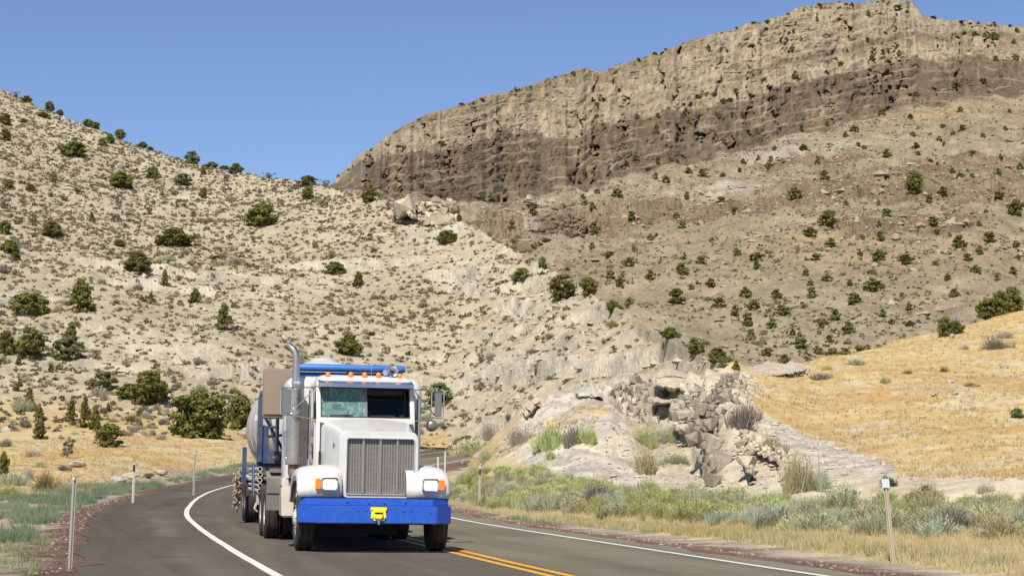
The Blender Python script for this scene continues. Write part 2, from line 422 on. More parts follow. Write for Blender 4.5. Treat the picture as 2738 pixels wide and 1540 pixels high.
gX = g_A[:, None] * g_d[None, :]; gY = np.broadcast_to(g_d[None, :], gX.shape).copy()
lat, rz = road_lat(gX, gY)
out = np.where(lat > 0, lat - RIGHT_EDGE, LEFT_EDGE - lat)       # metres outside the pavement
onroad = (gY < 215)
# pixel the bare ground point is seen at (used to plan zones of soil, grass and gravel)
def pix(X, Y, Z):
    T = (Z - CZ) / Y
    c, s_ = math.cos(TILT), math.sin(TILT)
    k = 1 / (c + T * s_)
    yy = (T * c - s_) * k
    return 1369 + F * (X / Y) * k, 770 - F * yy
rough = ss(1, 7, out)
wild = ss(50, 70, gY) * ss(1.5, 10, out) * (1 - ss(180, 230, gY))
gu, gv = pix(gX, gY, gZ)
rocky = wild * ss(1330, 1420, gu) * (1 - ss(1960, 2080, gu))
gZ += rough * (fbm(gX * .12, gY * .12, 3) * .22 + fbm(gX * .9, gY * .9, 4, 3) * .05) * np.where(gY > 200, .2, 1)
gZ += wild * fbm(gX * .22, gY * .22, 5) * .25
gZ += rocky * (fbm(gX * .45, gY * .45, 6, 5) * .55 + (ridged(gX * .8, gY * .8, 8) - .5) * .35)
dit = np.where(lat > 0, -.12, -.05) * ss(.4, 1.4, out) * (1 - ss(2.5, 5, out))
b = ss(1.2, 6.5, out)
b = np.where(onroad, b, 1)
gZ = np.where(onroad, (rz - .012 - .08 * ss(.25, .6, -out) + dit * 1.0) * (1 - b) + gZ * b, gZ)
gZ = np.where(onroad & (out < -.6), rz - .09, gZ)

def inpoly(u, v, poly):
    r = np.zeros(u.shape, bool); n = len(poly)
    for i in range(n):
        x0, y0 = poly[i]; x1, y1 = poly[(i + 1) % n]
        c = ((y0 > v) != (y1 > v))
        with np.errstate(divide='ignore', invalid='ignore'):
            r ^= c & (u < (x1 - x0) * (v - y0) / (y1 - y0 + 1e-12) + x0)
    return r
gu, gv = pix(gX, gY, gZ)
wu = gu + fbm(gX * .5, gY * .5, 21) * 22; wv = gv + fbm(gX * .5, gY * .5, 22) * 14
def c3(r, g, b): return np.array([r, g, b])
n1 = fbm(gX * .35, gY * .35, 31)[..., None]; n2 = fbm(gX * 1.6, gY * 1.6, 32, 3)[..., None]; n3 = fbm(gX * .09, gY * .09, 33)[..., None]
def blend(base, col, m): return base * (1 - m[..., None]) + col * m[..., None]
straw = c3(.49, .36, .165); straw2 = c3(.54, .44, .235); rust = c3(.44, .265, .10)
soil = c3(.42, .345, .245); white = c3(.55, .48, .36); grey = c3(.45, .41, .345)
gC = np.broadcast_to(straw, gX.shape + (3,)).copy()
gC = blend(gC, straw2, ss(-.25, .35, n1[..., 0] + n2[..., 0] * .5))
gC = blend(gC, rust, ss(.15, .6, n3[..., 0] + n2[..., 0] * .3) * .7)
gC = blend(gC, c3(.45, .39, .29), ss(.12, .5, n2[..., 0] * .7 + n1[..., 0] * .7 + n3[..., 0] * .3) * .75 * (gu > 1900))
gC = blend(gC, c3(.46, .31, .15), ss(.0, .5, -n3[..., 0] + n2[..., 0] * .3) * .5 * (gu > 1900))
# left flat: paler soil shows through the grass
lf = (wu < 1130) & (gY > 20)
gC = np.where(lf[..., None], blend(gC, soil, ss(-.1, .5, n2[..., 0] - n3[..., 0]) * .6), gC)
# strip right of the road
strip = (gY < 64) & (lat > 0) & (wv > 1285)
gC = np.where(strip[..., None], blend(c3(.40, .33, .18) + 0 * gC, c3(.47, .38, .24), ss(-.3, .3, n2[..., 0])), gC)
# pale cut bank, gravel apron, gravel mound, gorge
bank = inpoly(wu, wv, [(1835, 985), (1990, 985), (2035, 1040), (2015, 1100), (2090, 1185), (2200, 1262), (2390, 1277), (3300, 1285), (3300, 1345), (2100, 1345), (1830, 1345), (1740, 1290)]) & (gY > 42)
gC = np.where(bank[..., None], blend(white + 0 * gC, soil, ss(.0, .6, n2[..., 0] + n1[..., 0]) * .8), gC)
apron = inpoly(wu, wv, [(1960, 1050), (2010, 1075), (2075, 1114), (2145, 1168), (2269, 1209), (2400, 1252), (2385, 1278), (2200, 1262), (2090, 1190), (2025, 1115)]) & (gY > 45)
gC = np.where(apron[..., None], grey * (1 + n2 * .35), gC)
mound = inpoly(wu, wv, [(1385, 1090), (1470, 1045), (1560, 1030), (1650, 1060), (1700, 1180), (1775, 1295), (1700, 1320), (1600, 1300), (1470, 1268), (1380, 1235), (1330, 1215), (1340, 1180), (1390, 1150)]) & (gY > 55)
gC = np.where(mound[..., None], blend(grey * (1 + n2 * .3), white, ss(.1, .6, n1[..., 0]) * .8), gC)
streak = inpoly(wu, wv, [(1420, 1150), (1560, 1085), (1640, 1085), (1600, 1120), (1480, 1155), (1400, 1190)]) & (gY > 55)
gC = np.where(streak[..., None], blend(gC, straw * (1 + n2 * .2), ss(-.35, .25, n2[..., 0] + n1[..., 0])), gC)
dull = (wu > 1200) & (wu < 1420) & (gY > 55) & (gY < 130) & ~mound & (lat > 0)
gC = np.where(dull[..., None], blend(gC, soil * 1.05, ss(-.4, .3, n2[..., 0]) * .85), gC)
gorge = inpoly(wu, wv, [(1640, 1075), (1720, 1100), (1850, 1040), (1890, 1300), (1770, 1300), (1690, 1190)]) & (gY > 55)
gC = np.where(gorge[..., None], blend(c3(.44, .39, .32) + 0 * gC, soil, ss(-.2, .4, n1[..., 0])), gC)
# verges: cinders beside the pavement, gravel farther out
cind = c3(.165, .092, .068); grav = c3(.34, .285, .23)
wo = out + n1[..., 0] * .5 + n2[..., 0] * .35
gm = (1 - ss(2.0, 2.9, wo)) * (lat > 0) + (1 - ss(2.2, 4.5, wo + n1[..., 0] * 1.5)) * (lat <= 0)
gC = np.where(onroad[..., None], blend(gC, grav * (1 + n2 * .3), gm), gC)
cm = (1 - ss(1.3, 2.1, wo)) * (lat > 0) + (1 - ss(.5, 1.3, wo)) * (lat <= 0)
gC = np.where(onroad[..., None], blend(gC, cind * (1 + n2 * .3) * np.where(lat > 0, 1.0, .72)[..., None], cm * .92), gC)
gC = np.clip(gC * (1 + n2 * .12), .02, .85)
V = np.stack([gX, gY, gZ], -1).reshape(-1, 3)
me = np_mesh('ground', V, grid_faces(len(g_A), len(g_d))[:, ::-1], M['ground'], gC.reshape(-1, 3))
tag(link('ground', me), kind='structure')
gT = (gZ - CZ) / gY

# ------------------------------------------------------------------ left hillside
Lr = [(-500, 60), (-200, 150), (0, 236), (60, 265), (150, 306), (265, 345), (370, 392), (500, 430), (560, 446), (660, 466), (745, 475), (850, 494), (930, 508), (1040, 530), (1110, 548), (1165, 572), (1230, 596), (1290, 618), (1345, 645), (1415, 692), (1450, 704), (1520, 742), (1595, 795), (1700, 850), (1810, 915), (1880, 955), (1960, 990), (2050, 1050), (2150, 1120), (2300, 1230)]
lA, lT = AT([p[0] for p in Lr], [p[1] for p in Lr])
L_A = np.arange(AT(-480, 300)[0], AT(2200, 1100)[0], 3.0 / F)
L_u = 1369 + L_A * F
LTr = np.interp(L_A, lA, lT)
LTr = _sm(LTr, 8)
LTn = fbm(L_u * .02, L_u * 0 + 3, 41, 5) * .0012 + fbm(L_u * .09, L_u * 0 + 7, 42, 3) * .0007
L_db = np.interp(L_u, [-500, 620, 950, 1240, 1500, 1850, 2200], [152, 152, 172, 176, 138, 108, 100])
L_db = _sm(L_db, 25)
L_dr = np.interp(L_u, [-500, 0, 480, 800, 1100, 1230, 1500, 1750, 1900, 2200], [420, 385, 355, 325, 295, 278, 222, 158, 126, 112])
L_dr = _sm(L_dr, 25)
L_zb = np.interp(L_u, [-500, 620, 950, 1240, 1500, 1850, 2200], [4.6, 4.1, 4.1, 3.7, 2.4, 2.0, 1.5])
L_zb = _sm(L_zb, 25)
NS = 380
s = np.concatenate([np.linspace(0, 1, NS), 1 + np.linspace(.01, .5, 22)])
sc = np.minimum(s, 1)
LD = L_db[:, None] + (L_dr - L_db)[:, None] * s[None, :]
zr = CZ + LTr * L_dr
LZ = L_zb[:, None] + (zr - L_zb)[:, None] * (sc ** 1.12)[None, :]
LZ = LZ + (LTn * L_dr)[:, None] * (sc ** 14)[None, :]
LZ = LZ - (np.maximum(s - .97, 0) ** 2 * 1.6)[None, :] * (zr - L_zb)[:, None] * 2.2
edge = ss(0, .06, sc)[None, :] * (1 - ss(.93, 1.0, s))[None, :]
LX = L_A[:, None] * LD
u2 = 1369 + F * (LX / LD); 
gul = fbm(LX * .018, LD * .010, 51, 4)
LZ = LZ + edge * (gul * 3.2 * ss(0, .4, sc)[None, :] + fbm(LX * .08, LD * .08, 52, 4) * .9)
lu, lv = pix(LX, LD, LZ)
# limestone ledges following the bedding
rk = fbm(LX * .022, LD * .03, 53, 4) + .55 * ss(700, 1500, lu) - .15 + .3 * np.exp(-((lv - 700 - (lu - 900) * .1) / 90.0) ** 2) * ss(500, 800, lu) + .55 * np.exp(-((lv - 760) / 60.0) ** 2) * ss(1100, 1300, lu)
rk = rk + 1.2 * (ss(1060, 1150, lu) * (1 - ss(610, 660, lv)) * (1 - ss(1260, 1330, lu))) + .7 * ss(990, 1060, lv) * ss(1330, 1450, lu)
rk = rk - .9 * ss(1040, 1120, lv) * (1 - ss(1130, 1300, lu))
rockm = ss(.12, .55, rk)
per = 3.3 + 0 * LX
ph = (LZ + LX * .012 + fbm(LX * .05, LD * .05, 54, 3) * 2.2) / per
fr = ph - np.floor(ph)
led = (ss(.52, .70, fr) - fr)
brk = ss(-.15, .25, fbm(LX * .12, np.floor(ph) * 3.7, 55, 3))
LZ = LZ + edge * led * per * .62 * rockm * brk
d1, d2, idv = cells(LX * .45, LD * .45 + LZ * .9, 56)
LZ = LZ + edge * rockm * brk * ((idv - .5) * .5 - (1 - ss(0, .12, d2 - d1)) * .35)
LZ = LZ + edge * fbm(LX * .5, LD * .5, 57, 3) * .16
soilL = c3(.405, .342, .235); paleL = c3(.45, .395, .295); tanL = c3(.45, .345, .20); limeL = c3(.48, .435, .345); browL = c3(.31, .25, .18)
m1 = fbm(LX * .06, LD * .05, 61); m2 = fbm(LX * .35, LD * .35, 62, 3); m3 = fbm(LX * .016, LD * .016, 63)
LC = np.broadcast_to(soilL, LX.shape + (3,)).copy()
LC = blend(LC, paleL, ss(-.3, .5, m1 + m2 * .6) * .55)
LC = blend(LC, tanL, ss(.15, .6, m3 + m2 * .5 - .1) * .4)
LC = blend(LC, browL, ss(.25, .7, -m1 + m2 * .4) * .4)
LC = blend(LC, tanL, np.exp(-(((lu - 650) / 60) ** 2 + ((lv - 980) / 28) ** 2)) * .8)
LC = blend(LC, c3(.48, .355, .17), (1 - ss(.02, .10, sc))[None, :] * (lu < 1200) * .9)
riser = ss(.50, .58, fr) * (1 - ss(.66, .78, fr))
LC = blend(LC, limeL * (1 + m2[..., None] * .25), rockm * (0.35 + .6 * riser * brk))
LC = blend(LC, c3(.43, .38, .30), rockm * ss(.1, .6, m2) * .5)
LC = blend(LC, tanL, rockm * ss(.70, .80, fr) * (1 - ss(.85, 1.0, fr)) * .55)
LC = np.clip(LC * (1 + m2[..., None] * .15), .02, .85)
nL = len(s)
V = np.stack([LX, LD, LZ], -1).reshape(-1, 3)
tag(link('left_hill', np_mesh('left_hill', V, grid_faces(len(L_A), nL)[:, ::-1], M['hill'], LC.reshape(-1, 3))), kind='structure')
LTm = (LZ - CZ) / LD

# ------------------------------------------------------------------ mountain
Mr = [(300, 700), (640, 600), (800, 520), (890, 488), (920, 455), (950, 425), (1000, 388), (1040, 360), (1090, 330), (1150, 305), (1240, 277), (1290, 262), (1345, 248), (1440, 222), (1500, 203), (1560, 184), (1610, 190), (1700, 162), (1800, 125), (1905, 93), (2000, 68), (2060, 52), (2120, 30), (2180, 14), (2260, 6), (2340, 2), (2400, 1), (2440, 6), (2455, 25), (2466, 44), (2520, 52), (2600, 60), (2680, 66), (2760, 78), (2900, 108), (3300, 180), (3500, 210)]
Mc = [(300, 760), (800, 560), (890, 500), (960, 505), (1080, 520), (1250, 540), (1360, 545), (1450, 520), (1560, 505), (1650, 480), (1760, 452), (1900, 425), (1990, 405), (2100, 368), (2230, 342), (2330, 315), (2440, 290), (2600, 262), (2738, 258), (3000, 270), (3500, 330)]
Mb = [(300, 740), (890, 492), (960, 440), (1050, 412), (1200, 398), (1286, 374), (1350, 350), (1435, 349), (1470, 372), (1560, 358), (1590, 322), (1640, 330), (1718, 314), (1790, 292), (1821, 302), (1870, 288), (2000, 262), (2104, 222), (2220, 205), (2352, 172), (2450, 150), (2480, 165), (2600, 150), (2738, 160), (3500, 260)]
Mu = np.arange(640, 3300, 3.0)
M_A = (Mu - 1369) / F * .985
def mt(tab): 
    a, t_ = AT([p[0] for p in tab], [p[1] for p in tab]); return np.interp(M_A, a, t_)
Tr_, Tc_, Tb_ = mt(Mr), mt(Mc), mt(Mb)
Tr_ = Tr_ + fbm(Mu * .03, Mu * 0 + 1, 71, 4) * .0011 + np.round(fbm(Mu * .05, Mu * 0 + 4, 72, 3) * 2.2) * .0006
Tc_ = Tc_ + fbm(Mu * .02, Mu * 0 + 2, 73, 4) * .004
Tb_ = Tb_ + fbm(Mu * .04, Mu * 0 + 5, 74, 3) * .0015
dC = np.interp(Mu, [640, 950, 1500, 2400, 3300], [560, 610, 740, 900, 1000])
N1, N2, N3 = 230, 270, 18
s1 = np.linspace(0, 1, N1, endpoint=False); s2 = np.linspace(0, 1, N2); s3 = np.linspace(.03, 1, N3)
# talus slope
zc = CZ + Tc_ * dC
D1 = 255 + (dC - 255)[:, None] * s1[None, :]
Z1 = 3.5 + (zc - 3.5)[:, None] * (.80 * s1 + .20 * s1 ** 2)[None, :]
X1 = M_A[:, None] * D1
e1 = (ss(0, .1, s1) * (1 - ss(.94, 1, s1)))[None, :]
Z1 = Z1 + e1 * (fbm(X1 * .012, D1 * .010, 81, 4) * 7.0 + fbm(X1 * .06, D1 * .06, 82, 4) * 1.8)
p1u, p1v = pix(X1, D1, Z1)
ob = fbm(X1 * .016, D1 * .022, 83, 4) + .55 * np.exp(-((p1v - (610 - (p1u - 1500) * .10)) / 75.0) ** 2) + .35 * np.exp(-(((p1u - 2390) / 160) ** 2 + ((p1v - 520) / 60) ** 2))
om = ss(.22, .55, ob)
ph1 = (Z1 - X1 * .16 + fbm(X1 * .03, D1 * .03, 84, 3) * 5) / 8.0; f1 = ph1 - np.floor(ph1)
Z1 = Z1 + e1 * om * (ss(.45, .62, f1) - f1) * 4.0 * ss(-.3, .3, fbm(X1 * .04, D1 * .04, 79, 3))
a1, a2, ai = cells(X1 * .16, D1 * .16 + Z1 * .2, 85)
Z1 = Z1 + e1 * om * ((ai - .5) * 1.8 - (1 - ss(0, .14, a2 - a1)) * 1.5)
Z1 = Z1 + e1 * (fbm(X1 * .22, D1 * .22, 86, 3) * .7 + (ridged(X1 * .09, D1 * .09, 80) - .5) * 1.2)
q1 = fbm(X1 * .03, D1 * .03, 87); q2 = fbm(X1 * .15, D1 * .15, 88, 3); q3 = fbm(X1 * .008, D1 * .008, 89)
C1 = np.broadcast_to(c3(.295, .24, .160), X1.shape + (3,)).copy()
C1 = blend(C1, c3(.35, .295, .205), ss(-.3, .5, q1 + q2 * .5) * .6)
C1 = blend(C1, c3(.34, .245, .13), ss(.1, .6, q3 + q2 * .4) * .5)
C1 = blend(C1, c3(.205, .148, .095) * (1 + q2[..., None] * .3), om * .85)
pale = ss(.70, .80, s1)[None, :] * (1 - ss(.93, 1.0, s1))[None, :] * ss(-.2, .25, q1 + .2 * np.sin(Mu * .01)[:, None]) * (Mu > 1400)[:, None] * (Mu < 2350)[:, None]
C1 = blend(C1, c3(.38, .345, .285), pale * ss(-.3, .4, q2 + q1) * .7)
# cliffs: a light upper band on a dark lower band, stepped along the bedding
def cliff(s2):
    T2 = Tc_[:, None] + (Tr_ - Tc_)[:, None] * s2[None, :]
    bed = (T2 - Tb_[:, None]) * 4727 + fbm(Mu[:, None] * .012 + 0 * T2, T2 * 500, 91, 3) * 7
    stp = bed / 27.0 + 20; k = np.floor(stp); f2 = stp - k
    setb = (k + ss(.72, 1.0, f2)) * 9.0
    setb = setb - setb[:, :1]
    D2 = dC[:, None] + setb * .42 + 60 * s2[None, :]
    U2 = Mu[:, None] + 0 * T2; W2 = T2 * 4727
    D2 = D2 + fbm(U2 * .02, W2 * .012, 92, 4) * 3.5 + fbm(U2 * .16, W2 * .10, 100, 3) * 1.6
    col = vn(U2 * .05 + fbm(U2 * .02, W2 * .02, 90, 2) * 1.2, W2 * .006 + k * .37, 93)
    D2 = D2 + (col - .5) * 2.6
    crv = ridged(U2 * .021 + fbm(U2 * .05, W2 * .03, 94, 3) * .5, W2 * .0035, 95, 2)
    D2 = D2 + ss(.80, .98, crv) * 7
    c1, c2, ci = cells(U2 * .055 + fbm(U2 * .1, W2 * .1, 98, 2) * .9, W2 * .028 + fbm(U2 * .06, W2 * .06, 97, 2) * .9, 96)
    D2 = D2 + ((1 - ss(0, .10, c2 - c1)) * .9 + (ci - .5) * 1.0) * ss(-.2, .4, fbm(U2 * .012, W2 * .02, 99, 3))
    fade = ss(0, .05, s2)[None, :]
    base = dC[:, None] + 110 * s2[None, :]
    D2 = base + (D2 - base) * fade
    return T2, D2, bed, f2, crv, ci
T2, D2, bed, f2, crv, ci = cliff(s2)
X2 = M_A[:, None] * D2; Z2 = CZ + T2 * D2
r1 = fbm(Mu[:, None] * .02 + 0 * T2, T2 * 4727 * .02, 101); r2 = fbm(Mu[:, None] * .12 + 0 * T2, T2 * 4727 * .05, 102, 4); r3 = fbm(Mu[:, None] * .07 + 0 * T2, T2 * 4727 * .012, 103, 3)
darkc = c3(.158, .120, .080); lightc = c3(.325, .262, .178); capc = c3(.235, .178, .115)
C2 = np.broadcast_to(darkc, X2.shape + (3,)).copy() * (1 + r1[..., None] * .25)
C2 = blend(C2, lightc * (1 + r2[..., None] * .18), ss(-2, 3, bed + r2 * 5))
C2 = blend(C2, darkc * 1.18, ss(.1, .55, r1 + r2 * .35 + .25 * fbm(Mu[:, None] * .006 + 0 * T2, bed * .045, 104, 3)) * .28 * ss(0, 10, bed))
C2 = blend(C2, capc, ss(.83, .95, s2[None, :] + r1 * .06) * (Mu < 1900)[:, None] * .8 * ss(40, 60, bed))
mid = np.exp(-((bed - 62 - r1 * 10) / 13.0) ** 2) * ss(1900, 2050, Mu)[:, None]
C2 = blend(C2, darkc * 1.12, mid * .85)
C2 = blend(C2, c3(.37, .30, .205), ss(.74, .86, f2) * (1 - ss(.94, 1, f2)) * .55 * ss(-.2, .3, r1))
C2 = blend(C2, c3(.36, .33, .28), ss(.5, .75, r3 + r2 * .4) * .4)
C2 = blend(C2, c3(.34, .25, .13), ss(.35, .7, r1 - r2 * .4) * .35)
bl = np.abs(((bed + r2 * 3) / 9.0) % 1 - .5)
C2 = C2 * (1 - .16 * ss(.34, .5, bl) * ss(-.3, .2, r1 + .3))[..., None]
C2 = np.clip(C2 * (1 + r2[..., None] * .22 + (ci[..., None] - .5) * .14), .02, .8)
# back of the ridge
D3 = D2[:, -1:] + 320 * s3[None, :]; Z3 = Z2[:, -1:] - (70 * s3 ** 1.3)[None, :]; X3 = M_A[:, None] * D3
C3 = np.broadcast_to(c3(.33, .25, .17), X3.shape + (3,))
MX = np.concatenate([X1, X2, X3], 1); MD = np.concatenate([D1, D2, D3], 1); MZ = np.concatenate([Z1, Z2, Z3], 1)
MC = np.concatenate([np.clip(C1 * (1 + q2[..., None] * .2), .02, .8), C2, C3], 1)
V = np.stack([MX, MD, MZ], -1).reshape(-1, 3)
tag(link('mountain', np_mesh('mountain', V, grid_faces(len(Mu), MX.shape[1])[:, ::-1], M['mountain'], MC.reshape(-1, 3))), kind='structure')
MTm = (MZ - CZ) / MD

# ------------------------------------------------------------------ where a sight line meets the land
_surf = [('g', g_A, np.broadcast_to(g_d[None, :], gT.shape), gT), ('l', L_A, LD, LTm), ('m', M_A, MD, MTm)]
def cast(u, v, only=None):
    """-> (x, y, z, surface letter) of the first land point along a photo sight line, or None"""
    A, T = AT(u, v); A = float(A); T = float(T); best = None
    for nm, ga, D, TT in _surf:
        if only and nm not in only: continue
        if A <= ga[0] or A >= ga[-1]: continue
        i = int(np.searchsorted(ga, A)) - 1; i = max(0, min(i, len(ga) - 2))
        w = (A - ga[i]) / (ga[i + 1] - ga[i])
        t = TT[i] * (1 - w) + TT[i + 1] * w; d = D[i] * (1 - w) + D[i + 1] * w
        k = np.nonzero(t >= T)[0]
        if len(k) == 0 or (k[0] == 0): continue
        k = k[0]
        q = (T - t[k - 1]) / max(t[k] - t[k - 1], 1e-9)
        dd = d[k - 1] + (d[k] - d[k - 1]) * min(max(q, 0), 1)
        if best is None or dd < best[1]: best = (A * dd, dd, CZ + T * dd, nm)
    return best
def ground_z(x, y):
    A = x / y
    i = max(0, min(int(np.searchsorted(g_A, A)) - 1, len(g_A) - 2)); w = (A - g_A[i]) / (g_A[i + 1] - g_A[i])
    return float(np.interp(y, g_d, gZ[i]) * (1 - w) + np.interp(y, g_d, gZ[i + 1]) * w)
def crest(u, only):
    """top row of a surface at column u -> point"""
    for nm, ga, D, TT in _surf:
        if nm != only: continue
        A = float(AT(u, 400)[0]); i = max(0, min(int(np.searchsorted(ga, A)) - 1, len(ga) - 2))
        k = int(np.argmax(TT[i])); return (A * D[i][k], D[i][k], CZ + TT[i][k] * D[i][k], nm)

# ------------------------------------------------------------------ the road and its painted lines
def strip(name, d0, d1, step, lats, dz, mat, kind='structure', wob=0.0):
    d = np.arange(d0, d1, step); la = np.asarray(lats, float)
    V = []; lt = []
    for l in la:
        lw = l + (fbm(d * .6, d * 0 + l, 111, 3) * wob if wob and l in (la[0], la[-1]) else 0)
        X, Y, Z = road_pt(d, lw)
        V.append(np.stack([X, Y, Z + dz], -1)); lt.append(np.broadcast_to(lw, d.shape))
    V = np.array(V); lt = np.array(lt)
    me = np_mesh(name, V.reshape(-1, 3), grid_faces(len(la), len(d))[:, ::-1] if la[0] < la[-1] else grid_faces(len(la), len(d)), mat, floats={'lat': lt.reshape(-1), 'run': np.tile(d, len(la))})
    return tag(link(name, me), kind=kind)
strip('road', -6, 225, .5, [LEFT_EDGE, -5, -3.6, -1.8, 0, 1.8, 3.6, RIGHT_EDGE], 0.0, M['asphalt'], wob=.28)
strip('road_edge_line', -6, 225, .5, [-3.67, -3.53], .006, M['markwhite'], wob=.012).name = 'edge_line'
strip('edge_line', -6, 225, .5, [3.53, 3.67], .006, M['markwhite'], wob=.012)
strip('centre_line', -6, 225, .5, [-.20, -.07], .006, M['markyellow'], wob=.010)
strip('centre_line', -6, 225, .5, [.07, .20], .006, M['markyellow'], wob=.010)
# ------------------------------------------------------------------ foliage meshes
def quads(P, U, Wv):
    """quads centred on P with half axes U, Wv"""
    V = np.stack([P - U - Wv, P + U - Wv, P + U + Wv, P - U + Wv], 1).reshape(-1, 3)
    n = len(P); Fq = np.arange(n * 4).reshape(n, 4)
    return V, Fq
def unit(n, rs):
    v = rs.normal(size=(n, 3)); return v / np.linalg.norm(v, axis=1)[:, None]
def ortho(Nv, rs):
    a = np.cross(Nv, unit(len(Nv), rs)); a /= np.linalg.norm(a, axis=1)[:, None] + 1e-9
    return a, np.cross(Nv, a)

def crown_mesh(kind, seed, nclump, nleaf, leaf, c0, c1):
    """crown of unit height and unit width made of leaf clumps"""
    rs = np.random.RandomState(seed)
    cs = []
    while len(cs) < nclump:
        a = rs.rand() * 2 * math.pi; h = rs.rand(); q = rs.rand() ** .45
        if kind == 'cone':
            rad = .46 * (1 - h) ** .62 * (.55 + .45 * min(1, h / .16)); hh = .06 + .90 * h
        elif kind == 'round':
            rad = .46 * math.sqrt(max(0, 1 - (2 * h * .92 - .80) ** 2)) if h < .98 else .12; hh = .05 + .88 * h
            rad = max(rad, .10)
        elif kind == 'spread':
            rad = .46 * (.55 + .45 * math.sin(min(1, h * 1.35) * math.pi)) * (1 if h < .75 else .62); hh = .16 + .76 * h
        elif kind == 'tall':
            rad = .42 * (math.sin((.12 + .8 * h) * math.pi)) ** .6; hh = .12 + .82 * h
        else:
            rad = .45 * (.35 + .65 * h); hh = .10 + .82 * h
        rad *= .82 + .36 * vn(np.array([a * 1.1 + seed]), np.array([h * 3.0]), seed)[0]
        cs.append((math.cos(a) * rad * q, math.sin(a) * rad * q, hh, rs.rand()))
    cs = np.array(cs)
    if kind == 'spread':                                       # a few limbs that stick out
        for i in range(3):
            a = rs.rand() * 6.28; cs[i * 4:(i + 1) * 4, 0] += math.cos(a) * .13; cs[i * 4:(i + 1) * 4, 1] += math.sin(a) * .13
    P = []; Nn = []; Cc = []
    for (x, y, z, r) in cs:
        cr = (.095 + .075 * rs.rand()) * (1.15 if kind in ('spread', 'tall') else 1.0)
        if kind == 'cone': cr *= .85
        d = unit(nleaf, rs); d[:, 2] = d[:, 2] * .8 + .12
        rr = cr * (.45 + .55 * rs.rand(nleaf)) [:, None]
        p = np.array([x, y, z]) + d * rr * np.array([1, 1, .85])
        P.append(p); Nn.append(d + .5 * unit(nleaf, rs))
        t = np.clip(r * .8 + rs.normal(size=nleaf) * .18, 0, 1)[:, None]
        Cc.append(np.array(c0) * (1 - t) + np.array(c1) * t)
    P = np.concatenate(P); Nn = np.concatenate(Nn); Cc = np.concatenate(Cc)
    P[:, 2] = np.maximum(P[:, 2], .012)
    Nn /= np.linalg.norm(Nn, axis=1)[:, None]
    a, b = ortho(Nn, rs)
    l = leaf * (.6 + .8 * rs.rand(len(P)))[:, None]
    V, Fq = quads(P, a * l, b * l * .62)
    return np_mesh('crown', V, Fq, M['leaf'], np.repeat(Cc, 4, 0), smooth=False)

def limb(V, Fq, p0, p1, r0, r1, n=6):
    p0 = np.array(p0, float); p1 = np.array(p1, float); d = p1 - p0; d /= np.linalg.norm(d) + 1e-9
    a = np.cross(d, [0.3, .9, .2]); a /= np.linalg.norm(a); b = np.cross(d, a); o = len(V)
    for p, r in ((p0, r0), (p1, r1)):
        for i in range(n):
            t = i / n * 2 * math.pi; V.append(p + (a * math.cos(t) + b * math.sin(t)) * r)
    for i in range(n):
        k = (i + 1) % n; Fq.append((o + i, o + k, o + n + k, o + n + i))
def trunk_mesh(kind, seed, mat='bark'):
    rs = random.Random(seed); V = []; Fq = []
    hgt = {'cone': .85, 'round': .55, 'spread': .55, 'tall': .6, 'sparse': .5}[kind]
    lean = (rs.uniform(-.06, .06), rs.uniform(-.06, .06))
    pts = [(0, 0, -.08), (lean[0] * .4, lean[1] * .4, hgt * .35), (lean[0], lean[1], hgt)]
    limb(V, Fq, pts[0], pts[1], .055, .040); limb(V, Fq, pts[1], pts[2], .040, .010)
    for i in range(7 if kind != 'cone' else 3):
        a = rs.random() * 6.28; z = rs.uniform(.06, hgt * .7); L = rs.uniform(.18, .36)
        m = (math.cos(a) * L * .55, math.sin(a) * L * .55, z + .10)
        limb(V, Fq, (lean[0] * z, lean[1] * z, z), m, .026, .018, 5)
        limb(V, Fq, m, (math.cos(a + .2) * L, math.sin(a + .2) * L, z + .26 + rs.random() * .1), .018, .006, 5)
    return np_mesh('trunk', np.array(V), np.array(Fq), M[mat])

G0, G1 = (.098, .104, .030), (.205, .194, .055)           # juniper greens
B0, B1 = (.11, .132, .055), (.22, .24, .10)           # bluish pinyon
S0, S1 = (.105, .105, .065), (.20, .185, .11)             # thin grey shrubs
PROTO = {}
def proto(key, kind, seed, nc, nl, leaf, c0, c1):
    PROTO.setdefault(key, []).append((crown_mesh(kind, seed, nc, nl, leaf, c0, c1), trunk_mesh(kind, seed)))
for i in range(3): proto('round', 'round', 20 + i, 78, 66, .027, G0, G1)
for i in range(3): proto('cone', 'cone', 30 + i, 72, 62, .027, G0, G1)
for i in range(2): proto('spread', 'spread', 40 + i, 66, 68, .027, G0, G1)
for i in range(2): proto('tall', 'tall', 50 + i, 60, 62, .027, G0, G1)
for i in range(2): proto('blue', 'round', 60 + i, 76, 64, .027, B0, B1)
for i in range(2): proto('sparse', 'sparse', 70 + i, 26, 34, .024, S0, S1)
for i in range(3): proto('small', 'round', 80 + i, 40, 30, .05, G0, G1)

